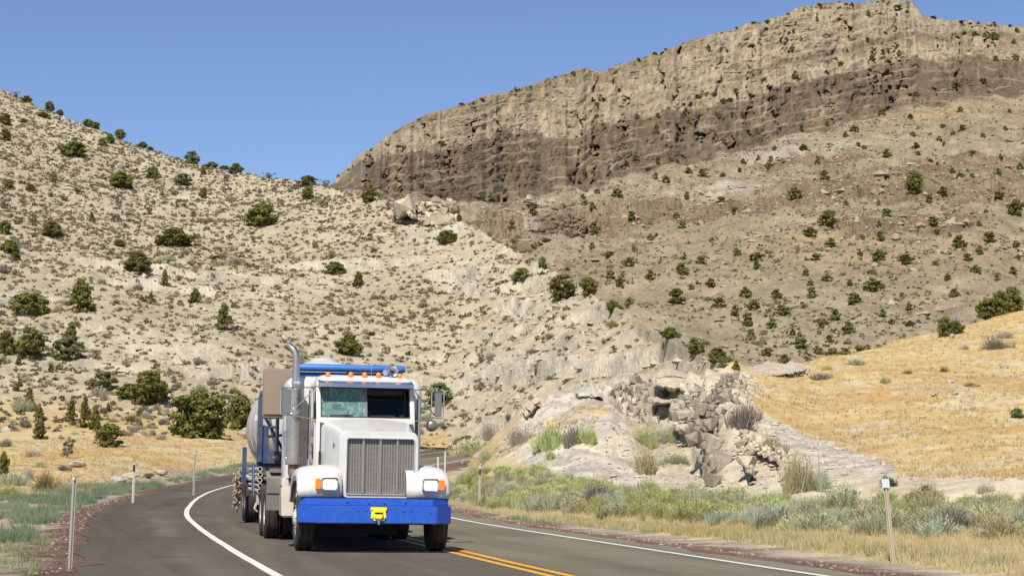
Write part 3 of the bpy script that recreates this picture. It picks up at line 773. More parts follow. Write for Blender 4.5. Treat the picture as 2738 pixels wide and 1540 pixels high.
# ------------------------------------------------------------------ tree positions, read off the photograph crop by crop: (x, foot, width, height[, kind])
def crop(x0, y0, k, rows, dk):
    return [(x0 + r[0] / k, y0 + r[1] / k, r[2] / k, r[3] / k, r[4] if len(r) > 4 else dk) for r in rows]
r_, c_, s_, t_, b_, p_ = 'round', 'cone', 'spread', 'tall', 'blue', 'sparse'
HILL = crop(0, 200, 2.899, [(120,180,70,48,p_),(203,222,85,60,s_),(378,290,80,82,t_),(455,310,55,45,r_),(672,408,95,62,s_),(738,428,75,62,t_),(798,555,75,70,b_),(852,540,70,82,t_),(925,500,90,80,t_),(1100,565,85,52,s_),(1165,582,55,32,s_),(1480,692,125,105,b_),(1635,725,115,50,s_),(1735,730,90,35,s_),(1828,772,115,88,s_),
 (557,638,205,130,r_),(925,885,210,135,s_),(1183,810,110,105,b_),(1418,860,145,100,b_),(1572,780,60,65,c_),(405,842,110,95,p_),(60,885,90,75,r_),(237,908,75,60,r_),(35,390,90,95,r_),(35,512,85,95,r_),(330,335,100,45,s_),(175,375,55,38,r_),(1573,962,65,90,t_),(708,1138,55,75,c_),(390,1262,165,128,s_),(30,1240,90,118,r_),(60,1385,170,105,s_),(115,1445,80,75,r_),(920,1335,95,60,s_),(1345,1335,285,155,s_),
 (600,915,130,50,p_),(500,985,90,60,p_),(390,955,75,75,p_),(910,990,60,65,p_),(1155,1090,70,90,p_),(1375,1035,65,75,p_),(1432,1030,60,60,p_),(1350,935,100,55,p_),(1250,950,70,80,p_),(1750,835,70,70,p_),(30,1045,110,90,p_),(175,1000,90,50,p_),(240,1150,120,70,p_),(130,1165,80,50,p_),(1500,1085,85,50,p_)], r_)
HILL += crop(0, 700, 2.899, [(215,430,315,195,s_),(613,395,255,255,c_),(1055,97,225,175,s_),(1273,195,80,135,c_),(1168,312,58,75,c_),(1505,325,130,110,c_),(1728,535,165,205,c_),(542,620,120,155,c_),(495,762,250,180,b_),(225,768,235,250,t_),(40,722,140,190,r_),(138,805,65,75,c_),(388,860,60,70,c_),(1958,235,42,45,c_),(795,1000,225,155,b_),(1010,1062,240,120,s_),(1150,1118,330,270,s_),(1530,1365,450,375,r_),(1860,1310,240,270,t_),
 (545,1243,115,165,c_),(650,1290,110,240,c_),(730,1305,110,190,c_),(840,1440,215,185,r_),(295,1238,110,130,c_),(300,1378,145,150,c_),(240,1150,60,120,c_),(225,1050,70,75,c_),(835,1165,50,70,c_),(150,970,50,40,r_),(122,1005,55,45,r_),(1072,1200,50,50,r_),(425,920,45,25,r_),(1790,1025,35,40,c_),(25,1680,75,210,r_),(510,1525,140,180,p_)], r_)
HILL += crop(600, 400, 2.899, [(287,605,275,195,s_),(350,205,100,45,p_),(643,285,150,85,r_),(780,295,95,60,p_),(640,395,95,110,t_),(770,455,130,95,p_),(1120,415,150,120,t_),(1440,545,260,150,s_),(1725,740,170,120,s_),(850,972,160,105,r_),(1035,1068,115,120,c_),(745,630,75,50,p_),(740,510,60,45,p_),(215,1100,45,40,c_),(215,712,70,45,p_),(1155,845,32,28,r_),(490,850,40,55,p_),(1210,375,60,45,p_),(1820,515,45,60,r_),(1275,470,60,50,p_),(960,1600,205,170,s_)], r_)
HILL += crop(1200, 500, 2.415, [(475,615,130,95,s_),(730,735,180,170,t_),(905,705,125,120,t_),(1058,815,90,85,t_),(1420,915,135,75,s_),(1412,975,70,75,b_),(1575,990,90,105,b_),(1600,1085,120,85,s_),(1718,1060,115,95,r_),(1790,1105,90,80,c_),(1760,1175,105,75,p_),(1858,1190,60,70,c_),(1388,1050,45,50,c_),(205,1145,70,105,p_),(205,1325,95,95,p_),(565,1215,45,70,p_),(603,525,60,75,b_),(-68,1410,180,150,b_)], r_)
KNOLL = crop(1938, 700, 2.415, [(1425,488,110,130,t_),(1500,470,110,90,s_),(1680,380,160,140,r_),(1790,345,120,160,r_),(1865,325,130,165,r_),(1890,1010,90,65,b_)], r_)
TALUS = crop(1200, 500, 2.415, [(215,82,40,35),(268,85,38,48),(366,50,35,40),(540,140,70,40),(545,190,75,55),(405,280,50,70),(960,45,38,35),(867,78,36,33),(1088,70,75,60),(885,125,50,40),(930,150,55,50),(1183,220,65,65),(1473,212,42,52),(1537,85,42,55),(1760,110,68,50),(1848,160,38,35),(943,305,80,85),(1510,275,55,55),(1305,350,48,45),(928,405,50,48),(1040,455,70,40),(1165,515,72,60),(1523,472,38,50),(1628,500,68,55),(1862,445,55,50),(1512,570,95,85),(1045,600,62,62),(1107,650,55,75),(1300,605,65,70),(1470,755,118,100),(1565,665,42,40),(1690,650,80,60),(1748,785,90,70),(1168,765,50,55)], 'small')
TALUS += crop(1938, 700, 2.415, [(210,50,55,55),(525,95,45,50),(135,235,75,75),(340,240,80,65),(563,238,72,75),(190,315,80,75),(68,358,65,75),(148,420,85,90),(375,347,95,70),(305,432,78,68),(168,497,65,62),(440,478,38,48),(483,485,42,35),(490,570,105,80),(275,610,68,58),(393,658,82,62),(558,675,52,45),(600,600,50,60),(720,385,90,80),(838,280,85,80),(962,190,120,85),(797,468,90,82),(680,525,70,50),(690,628,70,70),(775,628,100,72),(865,610,68,72),(1000,622,80,85),(1025,362,62,58),(1193,318,48,48),(1625,78,62,60),(1868,88,68,55),(1762,125,40,42),(1440,122,45,45),(1180,20,90,30),(1360,25,55,28),(660,130,65,50),(808,158,50,45),(555,158,45,40),(1078,405,38,38),(1148,235,35,35),(625,430,45,48),(1200,415,60,35),(1490,230,70,60)], 'small')
TALUS += crop(1938, 100, 2.415, [(1015,510,50,55),(1200,530,36,40),(1525,485,46,36),(1840,492,36,28),(1410,590,38,30),(1815,608,42,36),(1540,605,60,40),(1668,650,36,32),(1385,672,50,35),(1475,635,38,28),(1215,645,32,36),(1240,722,60,42),(1415,705,30,32),(510,730,55,40),(218,800,36,40),(298,810,40,45),(285,852,55,45),(120,820,46,36),(98,875,38,32),(323,735,30,36),(600,820,40,55),(862,708,40,30),(900,725,36,28),(1050,780,72,62),(645,925,72,68),(455,1045,90,80),(1230,1020,120,165,'tall'),(1410,1030,80,68),(1322,1078,65,68),(785,1092,36,45),(995,1090,32,40),(1050,1172,75,68),(675,1228,130,115,'spread'),(553,1292,85,70),(1000,1225,36,42),(1010,1320,75,68),(890,1310,34,38),(685,1360,80,65),(1355,1222,92,65),(1372,1275,45,42),(1522,1360,100,85),(1712,1328,95,75),(1888,1358,52,40),(1648,1408,55,65),(1570,1445,70,50),(1000,1445,85,80),(1180,1445,110,45),(590,1445,70,48),(205,1445,90,60),(80,1410,55,50),(1783,795,40,40),(1603,762,48,32),(1910,855,45,45),(1770,895,50,50),(1598,912,44,32),(1520,915,45,45),(1475,880,44,40),(1780,1045,90,50),(1885,1155,95,115),(1645,1222,40,40),(1250,765,40,30),(875,1415,36,36),(783,648,42,38),(1375,832,28,25),(1330,812,32,30)], 'small')
CLIFF = crop(1938, 100, 2.415, [(455,270,60,55),(953,155,50,42),(750,190,36,38),(1125,130,42,50),(923,38,36,40),(437,105,30,60),(660,240,35,30),(72,375,45,45),(35,420,50,30),(325,405,40,35),(50,520,50,40),(112,530,30,60),(213,632,40,48),(495,610,38,50),(835,615,55,50),(660,580,28,40),(1670,302,62,40),(1500,330,55,45),(1240,385,55,35),(1020,110,36,34)], 'small')
CLIFF += crop(1200, 100, 2.8975, [(2015,118,36,62),(1460,642,52,50),(1610,760,45,100),(2125,520,50,50),(1860,675,50,62),(1825,610,40,45),(2088,630,50,50),(1915,685,35,40),(1620,625,45,40),(1950,765,36,42),(2065,765,36,30),(2135,830,45,38),(1450,955,50,48),(1375,1000,50,45),(1620,990,50,75),(1720,965,45,38),(1773,978,48,35),(935,1105,52,58),(1053,1073,45,42),(1120,1065,42,36),(1605,1105,45,60),(1685,1130,65,60),(1860,1060,76,52),(1970,1080,92,60),(2125,1085,48,36)], 'small')
CLIFF += crop(1938, 0, 3.22, [(1240,148,50,62),(1485,88,95,45),(1095,62,42,40),(795,195,35,85),(612,228,28,45),(592,300,24,55),(658,355,35,45),(1065,332,34,26),(1228,375,45,48),(2065,310,48,40),(2162,312,70,40),(2240,325,50,40),(2325,345,85,70),(2490,385,50,50),(2335,530,55,50),(2505,525,65,60),(2515,285,60,45),(1500,500,55,70)], 'small')
RIDGE = crop(1200, 100, 2.8975, [(97,530,50,22),(254,492,45,18),(515,412,42,24),(630,395,30,18),(962,305,42,42),(825,320,26,18),(1470,188,45,26),(1597,140,45,26),(1682,105,34,18)], 'small')
RIDGE += crop(1938, 0, 3.22, [(115,236,30,14),(265,208,55,20),(545,130,36,18),(678,104,30,22),(818,55,45,24),(1012,26,28,18),(1795,162,60,22),(2030,203,70,24),(2215,200,40,24),(2320,222,50,32),(2458,240,34,30)], 'small')
RIDGE += crop(600, 400, 2.899, [(960,168,30,24),(995,140,18,22),(882,220,26,28),(1135,15,30,20)], 'small')

def plant_tree(name, px, label, cat, group):
    u, v, w, h, key = px
    return None
used = []
cnt = {}
def tree_at(u, v, w, h, key, only=None, sink=.0):
    for (a, b) in used:
        if abs(a - u) < 7 and abs(b - v) < 7: return None
    hit = cast(u, v - 1, only)
    if hit is None or (only and hit[3] not in only): hit = crest(u, only[0] if only else 'l')
    x, y, z, sf = hit
    used.append((u, v))
    k = y / F
    ms = PROTO[key]; i = cnt.get(key, 0); cnt[key] = i + 1
    cm, tm = ms[i % len(ms)]
    W, H = w * k * 1.06, h * k * 1.06
    root = empty('juniper', (x, y + W * .18, z - H * .05 + (y * 0)), (0, 0, rnd.random() * 6.28))
    root.scale = (W, W, H)
    link('crown', cm, root)
    if key != 'small': link('trunk', tm, root)
    return root

SHAPE = {'round': 'round dark green juniper', 'cone': 'pointed green juniper', 'spread': 'wide spreading juniper', 'tall': 'upright open juniper', 'blue': 'bluish green round juniper', 'sparse': 'thin twiggy grey shrub', 'small': 'small dark juniper'}
ORD = ['first', 'second', 'third', 'fourth', 'fifth', 'sixth', 'seventh', 'eighth', 'ninth', 'tenth', 'eleventh', 'twelfth', '13th', '14th', '15th', '16th', '17th', '18th', '19th', '20th', '21st', '22nd', '23rd', '24th', '25th', '26th', '27th', '28th', '29th', '30th']
def name_row(rows, where, group):
    """label each tree of a band by shape and by its turn among its own shape, from the left"""
    by = {}
    for o, px in rows: by.setdefault(px[4], []).append((px[0], o, px))
    for key, lst in by.items():
        lst.sort(key=lambda t: t[0])
        for i, (u, o, px) in enumerate(lst):
            pos = 'the only' if len(lst) == 1 else ORD[i] + ' from the left'
            lab = f"{SHAPE[key]}, {pos} {where}"
            tag(o, lab, 'shrub' if key == 'sparse' else 'tree', group)
            if key == 'sparse': o.name = 'thin_shrub'
bands = {}
for px in HILL:
    key = px[4]
    sky_row = False
    o = tree_at(*px, only=('l', 'g'))
    if o is None: continue
    du, dv = px[0], px[1]
    ridge_v = np.interp(du, [p[0] for p in Lr], [p[1] for p in Lr])
    if dv - px[3] < ridge_v - 4 and du < 1000: bn = 'on the skyline of the left hill'
    elif du > 1270: bn = 'down the right flank of the left hill'
    elif dv < 700: bn = 'on the upper slope of the left hill'
    elif dv < 980: bn = 'across the middle of the left hill'
    else: bn = 'along the foot of the left hill'
    bands.setdefault(bn, []).append((o, px))
for bn, rows in bands.items(): name_row(rows, bn, 'junipers scattered over the left hill' if True else None)
rows = []
for px in KNOLL:
    o = tree_at(*px, only=('g',))
    if o: rows.append((o, px))
name_row(rows, 'on the edge of the golden grass slope', 'junipers on the golden grass slope')
def specks(lst, group, fmt, zones, only):
    """mountain junipers a few pixels wide: those of one zone that nothing tells apart share a label"""
    for px in lst:
        o = tree_at(*px, only=only)
        if o is None: continue
        big = px[2] > 29 or px[4] != 'small'
        z = [n for (lo, hi, n) in zones if lo <= px[0] < hi][0]
        o['zone'] = z
        tag(o, fmt % (('larger round dark juniper' if px[4] == 'small' else SHAPE[px[4]]) if big else 'small dark juniper', z), 'tree', group)
specks(TALUS, 'junipers dotted over the stony mountain slope', '%s on the slope below the cliffs, %s', [(0, 1700, 'near the left hill'), (1700, 2050, 'behind the ravine rocks'), (2050, 2400, 'above the golden slope'), (2400, 9000, 'towards the right edge')], ('m',))
specks(CLIFF, 'junipers clinging to the cliffs', '%s on the cliff ledges, %s', [(0, 1700, 'on the long left part'), (1700, 2200, 'under the pale summit band'), (2200, 9000, 'on the right of the peak')], ('m',))
specks(RIDGE, 'junipers along the mountain skyline', '%s on the mountain skyline, %s', [(0, 1700, 'on the long left ridge'), (1700, 2200, 'on the rise to the peak'), (2200, 9000, 'on the ridge right of the peak')], ('m',))
for o in list(COL.objects):
    if 'zone' in o: del o['zone']

# ------------------------------------------------------------------ low scrub and grass, far too many to count
def dome(P, Rr, Hh, n, c0, c1, leaf, seed, tone=None, flat=.55):
    """leafy low bushes: n leaf quads over each point of P"""
    rs = np.random.RandomState(seed); N = len(P)
    d = unit(N * n, rs); d[:, 2] = np.abs(d[:, 2])
    rr = (.35 + .65 * rs.rand(N * n))[:, None]
    Rk = np.repeat(Rr, n)[:, None]; Hk = np.repeat(Hh, n)[:, None]
    p = np.repeat(P, n, 0) + d * rr * np.concatenate([Rk, Rk, Hk], 1)
    nn = d + .8 * unit(N * n, rs); nn /= np.linalg.norm(nn, axis=1)[:, None]
    a, b = ortho(nn, rs); l = leaf * Rk * (.5 + rs.rand(N * n))[:, None]
    V, Fq = quads(p, a * l, b * l * flat)
    t = np.clip(np.repeat(rs.rand(N) if tone is None else tone, n) + rs.normal(size=N * n) * .12, 0, 1)[:, None]
    C = np.array(c0) * (1 - t) + np.array(c1) * t
    return V, Fq, np.repeat(C, 4, 0)
def blades(P, Rr, Hh, n, c0, c1, width, seed, tone=None, spread=.5):
    """thin upright blades springing from each point of P (triangles)"""
    rs = np.random.RandomState(seed); N = len(P); K = N * n
    a = rs.rand(K) * 6.283; q = np.sqrt(rs.rand(K)); Rk = np.repeat(Rr, n); Hk = np.repeat(Hh, n) * (.55 + .6 * rs.rand(K))
    dx, dy = np.cos(a), np.sin(a)
    base = np.repeat(P, n, 0) + np.stack([dx * q * Rk * (1 - spread), dy * q * Rk * (1 - spread), 0 * q - .03], 1)
    tip = np.repeat(P, n, 0) + np.stack([dx * q * Rk, dy * q * Rk, Hk * (1 - .35 * q * q)], 1)
    b = rs.rand(K) * 3.14; w = width * (.6 + .8 * rs.rand(K))
    off = np.stack([np.cos(b) * w, np.sin(b) * w * .5, 0 * b], 1)
    V = np.stack([base - off, base + off, tip], 1).reshape(-1, 3)
    t = np.clip(np.repeat(rs.rand(N) if tone is None else tone, n) + rs.normal(size=K) * .15, 0, 1)[:, None]
    C = np.array(c0) * (1 - t) + np.array(c1) * t
    return V, np.arange(K * 3).reshape(K, 3), np.repeat(C, 3, 0)
def merge(*parts):
    V = []; Fq = []; C = []; o = 0
    for v, f, c in parts: V.append(v); Fq.append(f + o); C.append(c); o += len(v)
    return np.concatenate(V), np.concatenate(Fq), np.concatenate(C)

def pick(X, Y, Z, wgt, n, rs):
    p = wgt.ravel() / wgt.sum(); i = rs.choice(p.size, n, p=p)
    cols = X.shape[1]
    a, b = i // cols, i % cols
    a2 = np.minimum(a + 1, X.shape[0] - 1); b2 = np.minimum(b + 1, cols - 1)
    s, t = rs.rand(n), rs.rand(n)
    def f(Q): return (Q[a, b] * (1 - s) + Q[a2, b] * s) * (1 - t) + (Q[a, b2] * (1 - s) + Q[a2, b2] * s) * t
    return np.stack([f(X), f(Y), f(Z)], 1)
rs = np.random.RandomState(5)
def area(X, Y):
    return np.abs(np.gradient(X, axis=0) * np.gradient(Y, axis=1))
inview = (lu > -60) & (lu < 2100)
wL = area(LX, LD) * inview * (s <= 1.0)[None, :] * ss(-2.2, .3, fbm(LX * .05, LD * .05, 121) + .35 * fbm(LX * .01, LD * .01, 122)) * (1 - .55 * rockm)
PL = pick(LX, LD, LZ, wL, 11000, rs)
szL = rs.lognormal(-1.2, .38, len(PL))
order = np.argsort(-szL / PL[:, 1])
BIGS = PL[order[:120]]; BIGSZ = szL[order[:120]]
PLs = PL[order[120:]]; sL = szL[order[120:]]
q0, q1_ = (.16, .138, .085), (.36, .305, .18)
V, Fq, C = dome(PLs, sL * 1.0, sL * .80, 18, q0, q1_, .30, 131)
tag(link('dry_scrub', np_mesh('dry_scrub', V, Fq, M['scrub'], C, False)), 'low grey-green scrub tufts sprinkled over the tan left hill', 'scrub', kind='stuff')
wM = area(X1, D1) * ((p1u > 900) & (p1u < 2850)) * ss(-.7, .4, fbm(X1 * .03, D1 * .03, 123)) * (1 - .5 * om) * np.clip(300 / D1, .3, 1)
PM = pick(X1, D1, Z1, wM, 9000, rs); sM = rs.lognormal(-.80, .40, len(PM))
V, Fq, C = dome(PM, sM, sM * .9, 9, (.15, .132, .075), (.31, .26, .155), .42, 132)
tag(link('mountain_scrub', np_mesh('mountain_scrub', V, Fq, M['scrub'], C, False)), 'scattered low scrub over the stony mountain slope', 'scrub', kind='stuff')
# loose stones
def pebbles(P, Sz, seed, tone):
    rs = np.random.RandomState(seed); N = len(P)
    o = np.array([[1, 0, 0], [0, 1, 0], [-1, 0, 0], [0, -1, 0], [0, 0, 1], [0, 0, -.6]], float)
    f = np.array([[0, 1, 4], [1, 2, 4], [2, 3, 4], [3, 0, 4], [1, 0, 5], [2, 1, 5], [3, 2, 5], [0, 3, 5]])
    j = o[None] * (.6 + .8 * rs.rand(N, 6, 1)) + rs.normal(size=(N, 6, 3)) * .22
    a = rs.rand(N) * 6.28; c, s_ = np.cos(a), np.sin(a)
    x = j[..., 0] * c[:, None] - j[..., 1] * s_[:, None]; y = j[..., 0] * s_[:, None] + j[..., 1] * c[:, None]
    j = np.stack([x * 1.2, y, j[..., 2] * .7], -1) * Sz[:, None, None]
    V = (P[:, None, :] + j).reshape(-1, 3)
    Fq = (f[None] + (np.arange(N) * 6)[:, None, None]).reshape(-1, 3)
    return V, Fq, np.repeat(tone, 6)
PS = pick(LX, LD, LZ, area(LX, LD) * inview * (s <= 1)[None, :] * (.10 + rockm), 2800, rs)
V, Fq, tn = pebbles(PS, rs.lognormal(-1.55, .5, len(PS)), 141, rs.rand(len(PS)) * .35)
PS2 = pick(X1, D1, Z1, area(X1, D1) * ((p1u > 900) & (p1u < 2850)) * (.25 + om), 6500, rs)
V2, F2, tn2 = pebbles(PS2, rs.lognormal(-.75, .5, len(PS2)), 142, .5 + rs.rand(len(PS2)) * .5)
wG = area(gX, gY) * (gY > 50) * (gY < 130) * (apron | mound | gorge | bank)
PS3 = pick(gX, gY, gZ, wG, 5200, rs)
V3, F3, tn3 = pebbles(PS3, np.minimum(rs.lognormal(-2.8, .5, len(PS3)), .16), 143, rs.rand(len(PS3)) * .4)
wR = area(gX, gY) * (gY > 14) * (gY < 75) * (out > .1) * (out < 2.6) * (gu > -60) * (gu < 2800)
PS4 = pick(gX, gY, gZ, wR, 5000, rs)
V4, F4, tn4 = pebbles(PS4, np.minimum(rs.lognormal(-4.25, .5, len(PS4)), .045), 144, .5 + rs.rand(len(PS4)) * .5)
Vv = np.concatenate([V, V2, V3, V4]); o1 = len(V); o2 = o1 + len(V2); o3 = o2 + len(V3)
Ff = np.concatenate([Fq, F2 + o1, F3 + o2, F4 + o3])
tag(link('loose_stones', np_mesh('loose_stones', Vv, Ff, M['stone'], None, False, {'tone': np.concatenate([tn, tn2, tn3, tn4])})), 'loose stones and gravel strewn over slopes and verges', 'stones', kind='stuff')

# grasses on the flat, the golden slope and the verge
def scatter(poly, n, rs, lo=0, hi=999, minout=1.0):
    us = np.array([p[0] for p in poly]); vs = np.array([p[1] for p in poly]); P = []
    m = inpoly(gu, gv, poly) & (gY > lo) & (gY < hi) & ((out > minout) | (gY > 215))
    return pick(gX, gY, gZ, area(gX, gY) * m * np.clip(60 / gY, .25, 1.6), n, rs)
gold = [(1985, 1010), (2200, 950), (2500, 865), (2800, 770), (3300, 690), (3300, 1290), (2400, 1285), (2400, 1257), (2269, 1209), (2145, 1168), (2075, 1114), (1990, 1070)]
P = scatter(gold, 8500, rs, 44, 150); h = .09 + .16 * rs.rand(len(P)) ** 2
A1 = blades(P, h * 1.0, h, 9, (.49, .36, .155), (.63, .52, .28), .020, 151, tone=np.clip(.5 + .6 * fbm(P[:, 0] * .3, P[:, 1] * .3, 152), 0, 1))
flat = [(-40, 1180), (620, 1160), (1130, 1180), (1130, 1240), (620, 1285), (420, 1300), (300, 1310), (-40, 1340)]
P = scatter(flat, 4200, rs, 50, 185, 2.5); h = .10 + .16 * rs.rand(len(P)) ** 2
A2 = blades(P, h * 1.1, h, 8, (.48, .36, .16), (.61, .50, .27), .026, 153)
verge = [(1130, 1300), (1300, 1255), (1400, 1290), (1700, 1345), (2100, 1360), (2800, 1400), (2800, 1540), (2600, 1535), (2300, 1490), (1900, 1440), (1500, 1402), (1200, 1372), (1130, 1360)]
P = scatter(verge, 9000, rs, 22, 80, 1.7); h = .07 + .16 * rs.rand(len(P))
A3 = blades(P, h * .9, h, 10, (.58, .45, .22), (.60, .54, .31), .009, 154, tone=np.clip(.5 + .9 * fbm(P[:, 0] * .25, P[:, 1] * .25, 155), 0, 1))
P = scatter([(1390, 1170), (1560, 1080), (1650, 1080), (1600, 1130), (1400, 1200), (1250, 1260), (1240, 1230)], 520, rs, 60, 110); h = .12 + .14 * rs.rand(len(P))
A4 = blades(P, h * 1.1, h, 9, (.50, .37, .18), (.62, .50, .27), .020, 156)
V, Fq, C = merge(A1, A2, A3, A4)
tag(link('dry_grass', np_mesh('dry_grass', V, Fq, M['scrub'], C, False)), 'dry golden grass covering the slopes, the flat and the verge', 'grass', kind='stuff')
# green weeds along the left shoulder
w1 = [(-40, 1335), (200, 1300), (420, 1290), (660, 1235), (1100, 1215), (1100, 1240), (660, 1272), (450, 1302), (330, 1340), (270, 1400), (215, 1430), (110, 1450), (-40, 1455)]
P = scatter(w1, 3600, rs, 20, 150, .9)
keep = fbm(P[:, 0] * .55, P[:, 1] * .32, 161, 3) + .25 * (P[:, 1] > 75) > .02
P = P[keep]; h = .13 + .20 * rs.rand(len(P))
B1 = blades(P, h * 1.1, h, 22, (.14, .195, .12), (.29, .33, .20), .013, 162, tone=np.clip(.45 + .7 * fbm(P[:, 0] * .2, P[:, 1] * .2, 163), 0, 1))
P = scatter([(-40, 1440), (250, 1430), (190, 1545), (-40, 1545)], 260, rs, 14, 40, .5); h = .05 + .09 * rs.rand(len(P))
B2 = blades(P, h * 1.3, h, 12, (.16, .20, .10), (.34, .33, .17), .006, 164)
P = scatter([(1130, 1190), (1250, 1185), (1250, 1206), (1130, 1214)], 350, rs, 120, 200, .4); h = .2 + .25 * rs.rand(len(P))
B3 = blades(P, h * 1.2, h, 10, (.14, .19, .09), (.26, .29, .14), .03, 165)
P = scatter([(1230, 1385), (1500, 1405), (1900, 1440), (2300, 1485), (2700, 1530), (2700, 1500), (2300, 1455), (1900, 1415), (1500, 1385)], 420, rs, 20, 70, 1.4); h = .10 + .16 * rs.rand(len(P))
B4 = blades(P, h, h, 12, (.20, .26, .11), (.36, .38, .18), .010, 166)
V, Fq, C = merge(B1, B2, B3, B4)
tag(link('green_weeds', np_mesh('green_weeds', V, Fq, M['scrub'], C, False)), 'low green weeds along both verges of the road', 'weeds', kind='stuff')

# ------------------------------------------------------------------ sagebrush, each bush an object
def sage_pair(seed, c0, c1, up=.8, n=420, stems=26):
    rs = np.random.RandomState(seed); Z = np.zeros((1, 3)); one = np.ones(1)
    lob = rs.normal(size=(7, 3)) * np.array([.22, .22, .06]); lob[:, 2] = np.abs(lob[:, 2])
    parts = []
    for i, l in enumerate(lob):
        parts.append(blades(Z + l * np.array([1, 1, 0]), one * .26, one * (.62 + .3 * rs.rand()), n // 7, c0, c1, .016, seed * 9 + i, tone=np.array([rs.rand()]), spread=.75))
    V, Fq, C = merge(*parts)
    rad = unit(n, rs); rad[:, 2] = np.abs(rad[:, 2]); p = rad * np.array([.46, .46, .78]) * (.55 + .42 * rs.rand(n))[:, None]
    p *= (.8 + .4 * vn(np.arctan2(rad[:, 1], rad[:, 0]) * 1.3, rad[:, 2] * 3, seed))[:, None]
    tip = p + (rad + np.array([0, 0, .7])) * .075; bq = rs.rand(n) * 3.14; off = np.stack([np.cos(bq), np.sin(bq) * .6, 0 * bq], 1) * .019
    V2 = np.stack([p - off, p + off, tip], 1).reshape(-1, 3); t = rs.rand(n)[:, None]
    C2 = np.repeat(np.array(c0) * (1 - t) + np.array(c1) * t, 3, 0)
    V, Fq, C = merge((V, Fq, C), (V2, np.arange(n * 3).reshape(n, 3), C2))
    fm = np_mesh('foliage', V, Fq, M['scrub'], C, False)
    SV = []; SF = []; r2 = random.Random(seed)
    for i in range(stems):
        a = r2.random() * 6.28; L = r2.uniform(.15, .38)
        limb(SV, SF, (math.cos(a) * .03, math.sin(a) * .03, -.05), (math.cos(a) * L, math.sin(a) * L, r2.uniform(.3, .62)), .013, .006, 4)
    return fm, np_mesh('stems', np.array(SV), np.array(SF), M['deadwood'])
SAGE = {'sage': [sage_pair(201, (.43, .425, .22), (.64, .61, .35)), sage_pair(202, (.36, .385, .235), (.57, .575, .37))],
        'green': [sage_pair(203, (.35, .385, .145), (.57, .57, .25)), sage_pair(204, (.33, .37, .145), (.54, .555, .25))],
        'grey': [sage_pair(205, (.36, .32, .25), (.62, .56, .44)), sage_pair(206, (.19, .17, .135), (.36, .33, .27))],
        'teal': [sage_pair(207, (.36, .40, .27), (.55, .575, .41))],
        'olive': [sage_pair(208, (.17, .14, .05), (.34, .27, .09))],
        'dark': [sage_pair(209, (.055, .085, .045), (.12, .16, .08))]}
SN = {'sage': 'pale grey-green sagebrush', 'green': 'yellow-green rabbitbrush', 'grey': 'dry grey-brown bush', 'teal': 'bluish sagebrush', 'olive': 'olive brown bush', 'dark': 'dark green bush'}
def sage(x, y, z, w, h, key, label, group, name=None):
    fm, sm = SAGE[key][rnd.randrange(len(SAGE[key]))]
    o = empty(name or ('rabbitbrush' if key == 'green' else 'bush' if key in ('grey', 'olive', 'dark') else 'sagebrush'), (x, y, z - .03), (0, 0, rnd.random() * 6.28))
    o.scale = (w, w, h)
    link('foliage', fm, o); link('stems', sm, o)
    tag(o, label, 'bush', group); return o
def sage_px(u, v, w, h, key, label, group=None, only=('g', 'l')):
    hit = cast(u, v, only)
    if hit is None: return
    k = hit[1] / F
    return sage(hit[0], hit[1] + w * k * .25, hit[2], w * k * 1.08, h * k * 1.1, key, label, group)
# hillside bushes that show largest among the scrub
for p, q in zip(BIGS, BIGSZ):
    key = 'grey' if rnd.random() < .6 else 'olive' if rnd.random() < .4 else 'sage'
    u, v = pix(p[0], p[1], p[2])
    zn = 'left of the truck' if u < 700 else 'behind the truck' if u < 1200 else 'towards the ravine'
    hb = 'lower part' if v > 900 else 'middle' if v > 680 else 'upper part'
    o = sage(p[0], p[1], p[2], q * 1.9, q * 1.25, key, f"{SN[key]} dotted over the {hb} of the left hill, {zn}", 'hillside bushes')
# roadside strip
strip_poly = [(1150, 1330), (1250, 1262), (1330, 1258), (1420, 1262), (1520, 1278), (1640, 1308), (1800, 1322), (1900, 1330), (2100, 1350), (2800, 1352), (2800, 1456), (2300, 1436), (1900, 1402), (1500, 1375), (1300, 1362), (1200, 1350)]
P = scatter(strip_poly, 1900, rs, 24, 90, 2.2)
kept = []
for p in P:
    u, v = pix(p[0], p[1], p[2]); sz = rnd.uniform(.65, 1.35)
    if v > 1425 and u > 1600 and rnd.random() < .5: continue
    if any((p[0] - q[0]) ** 2 + (p[1] - q[1]) ** 2 < (.40 * (sz + q[2])) ** 2 for q in kept): continue
    kept.append((p[0], p[1], sz))
    f = fbm(np.array([p[0] * .16]), np.array([p[1] * .16]), 171)[0] + rnd.uniform(-.25, .25)
    key = 'green' if f > .06 else 'sage' if f > -.26 else 'teal' if rnd.random() < .6 else 'grey'
    zn = 'beside the truck' if u < 1500 else 'below the ravine' if u < 2050 else 'below the pale cut bank'
    sage(p[0], p[1], p[2], sz, sz * rnd.uniform(.42, .68), key, f"{SN[key]} in the roadside strip {zn}", 'brush in the strip right of the road')
    if len(kept) >= 290: break
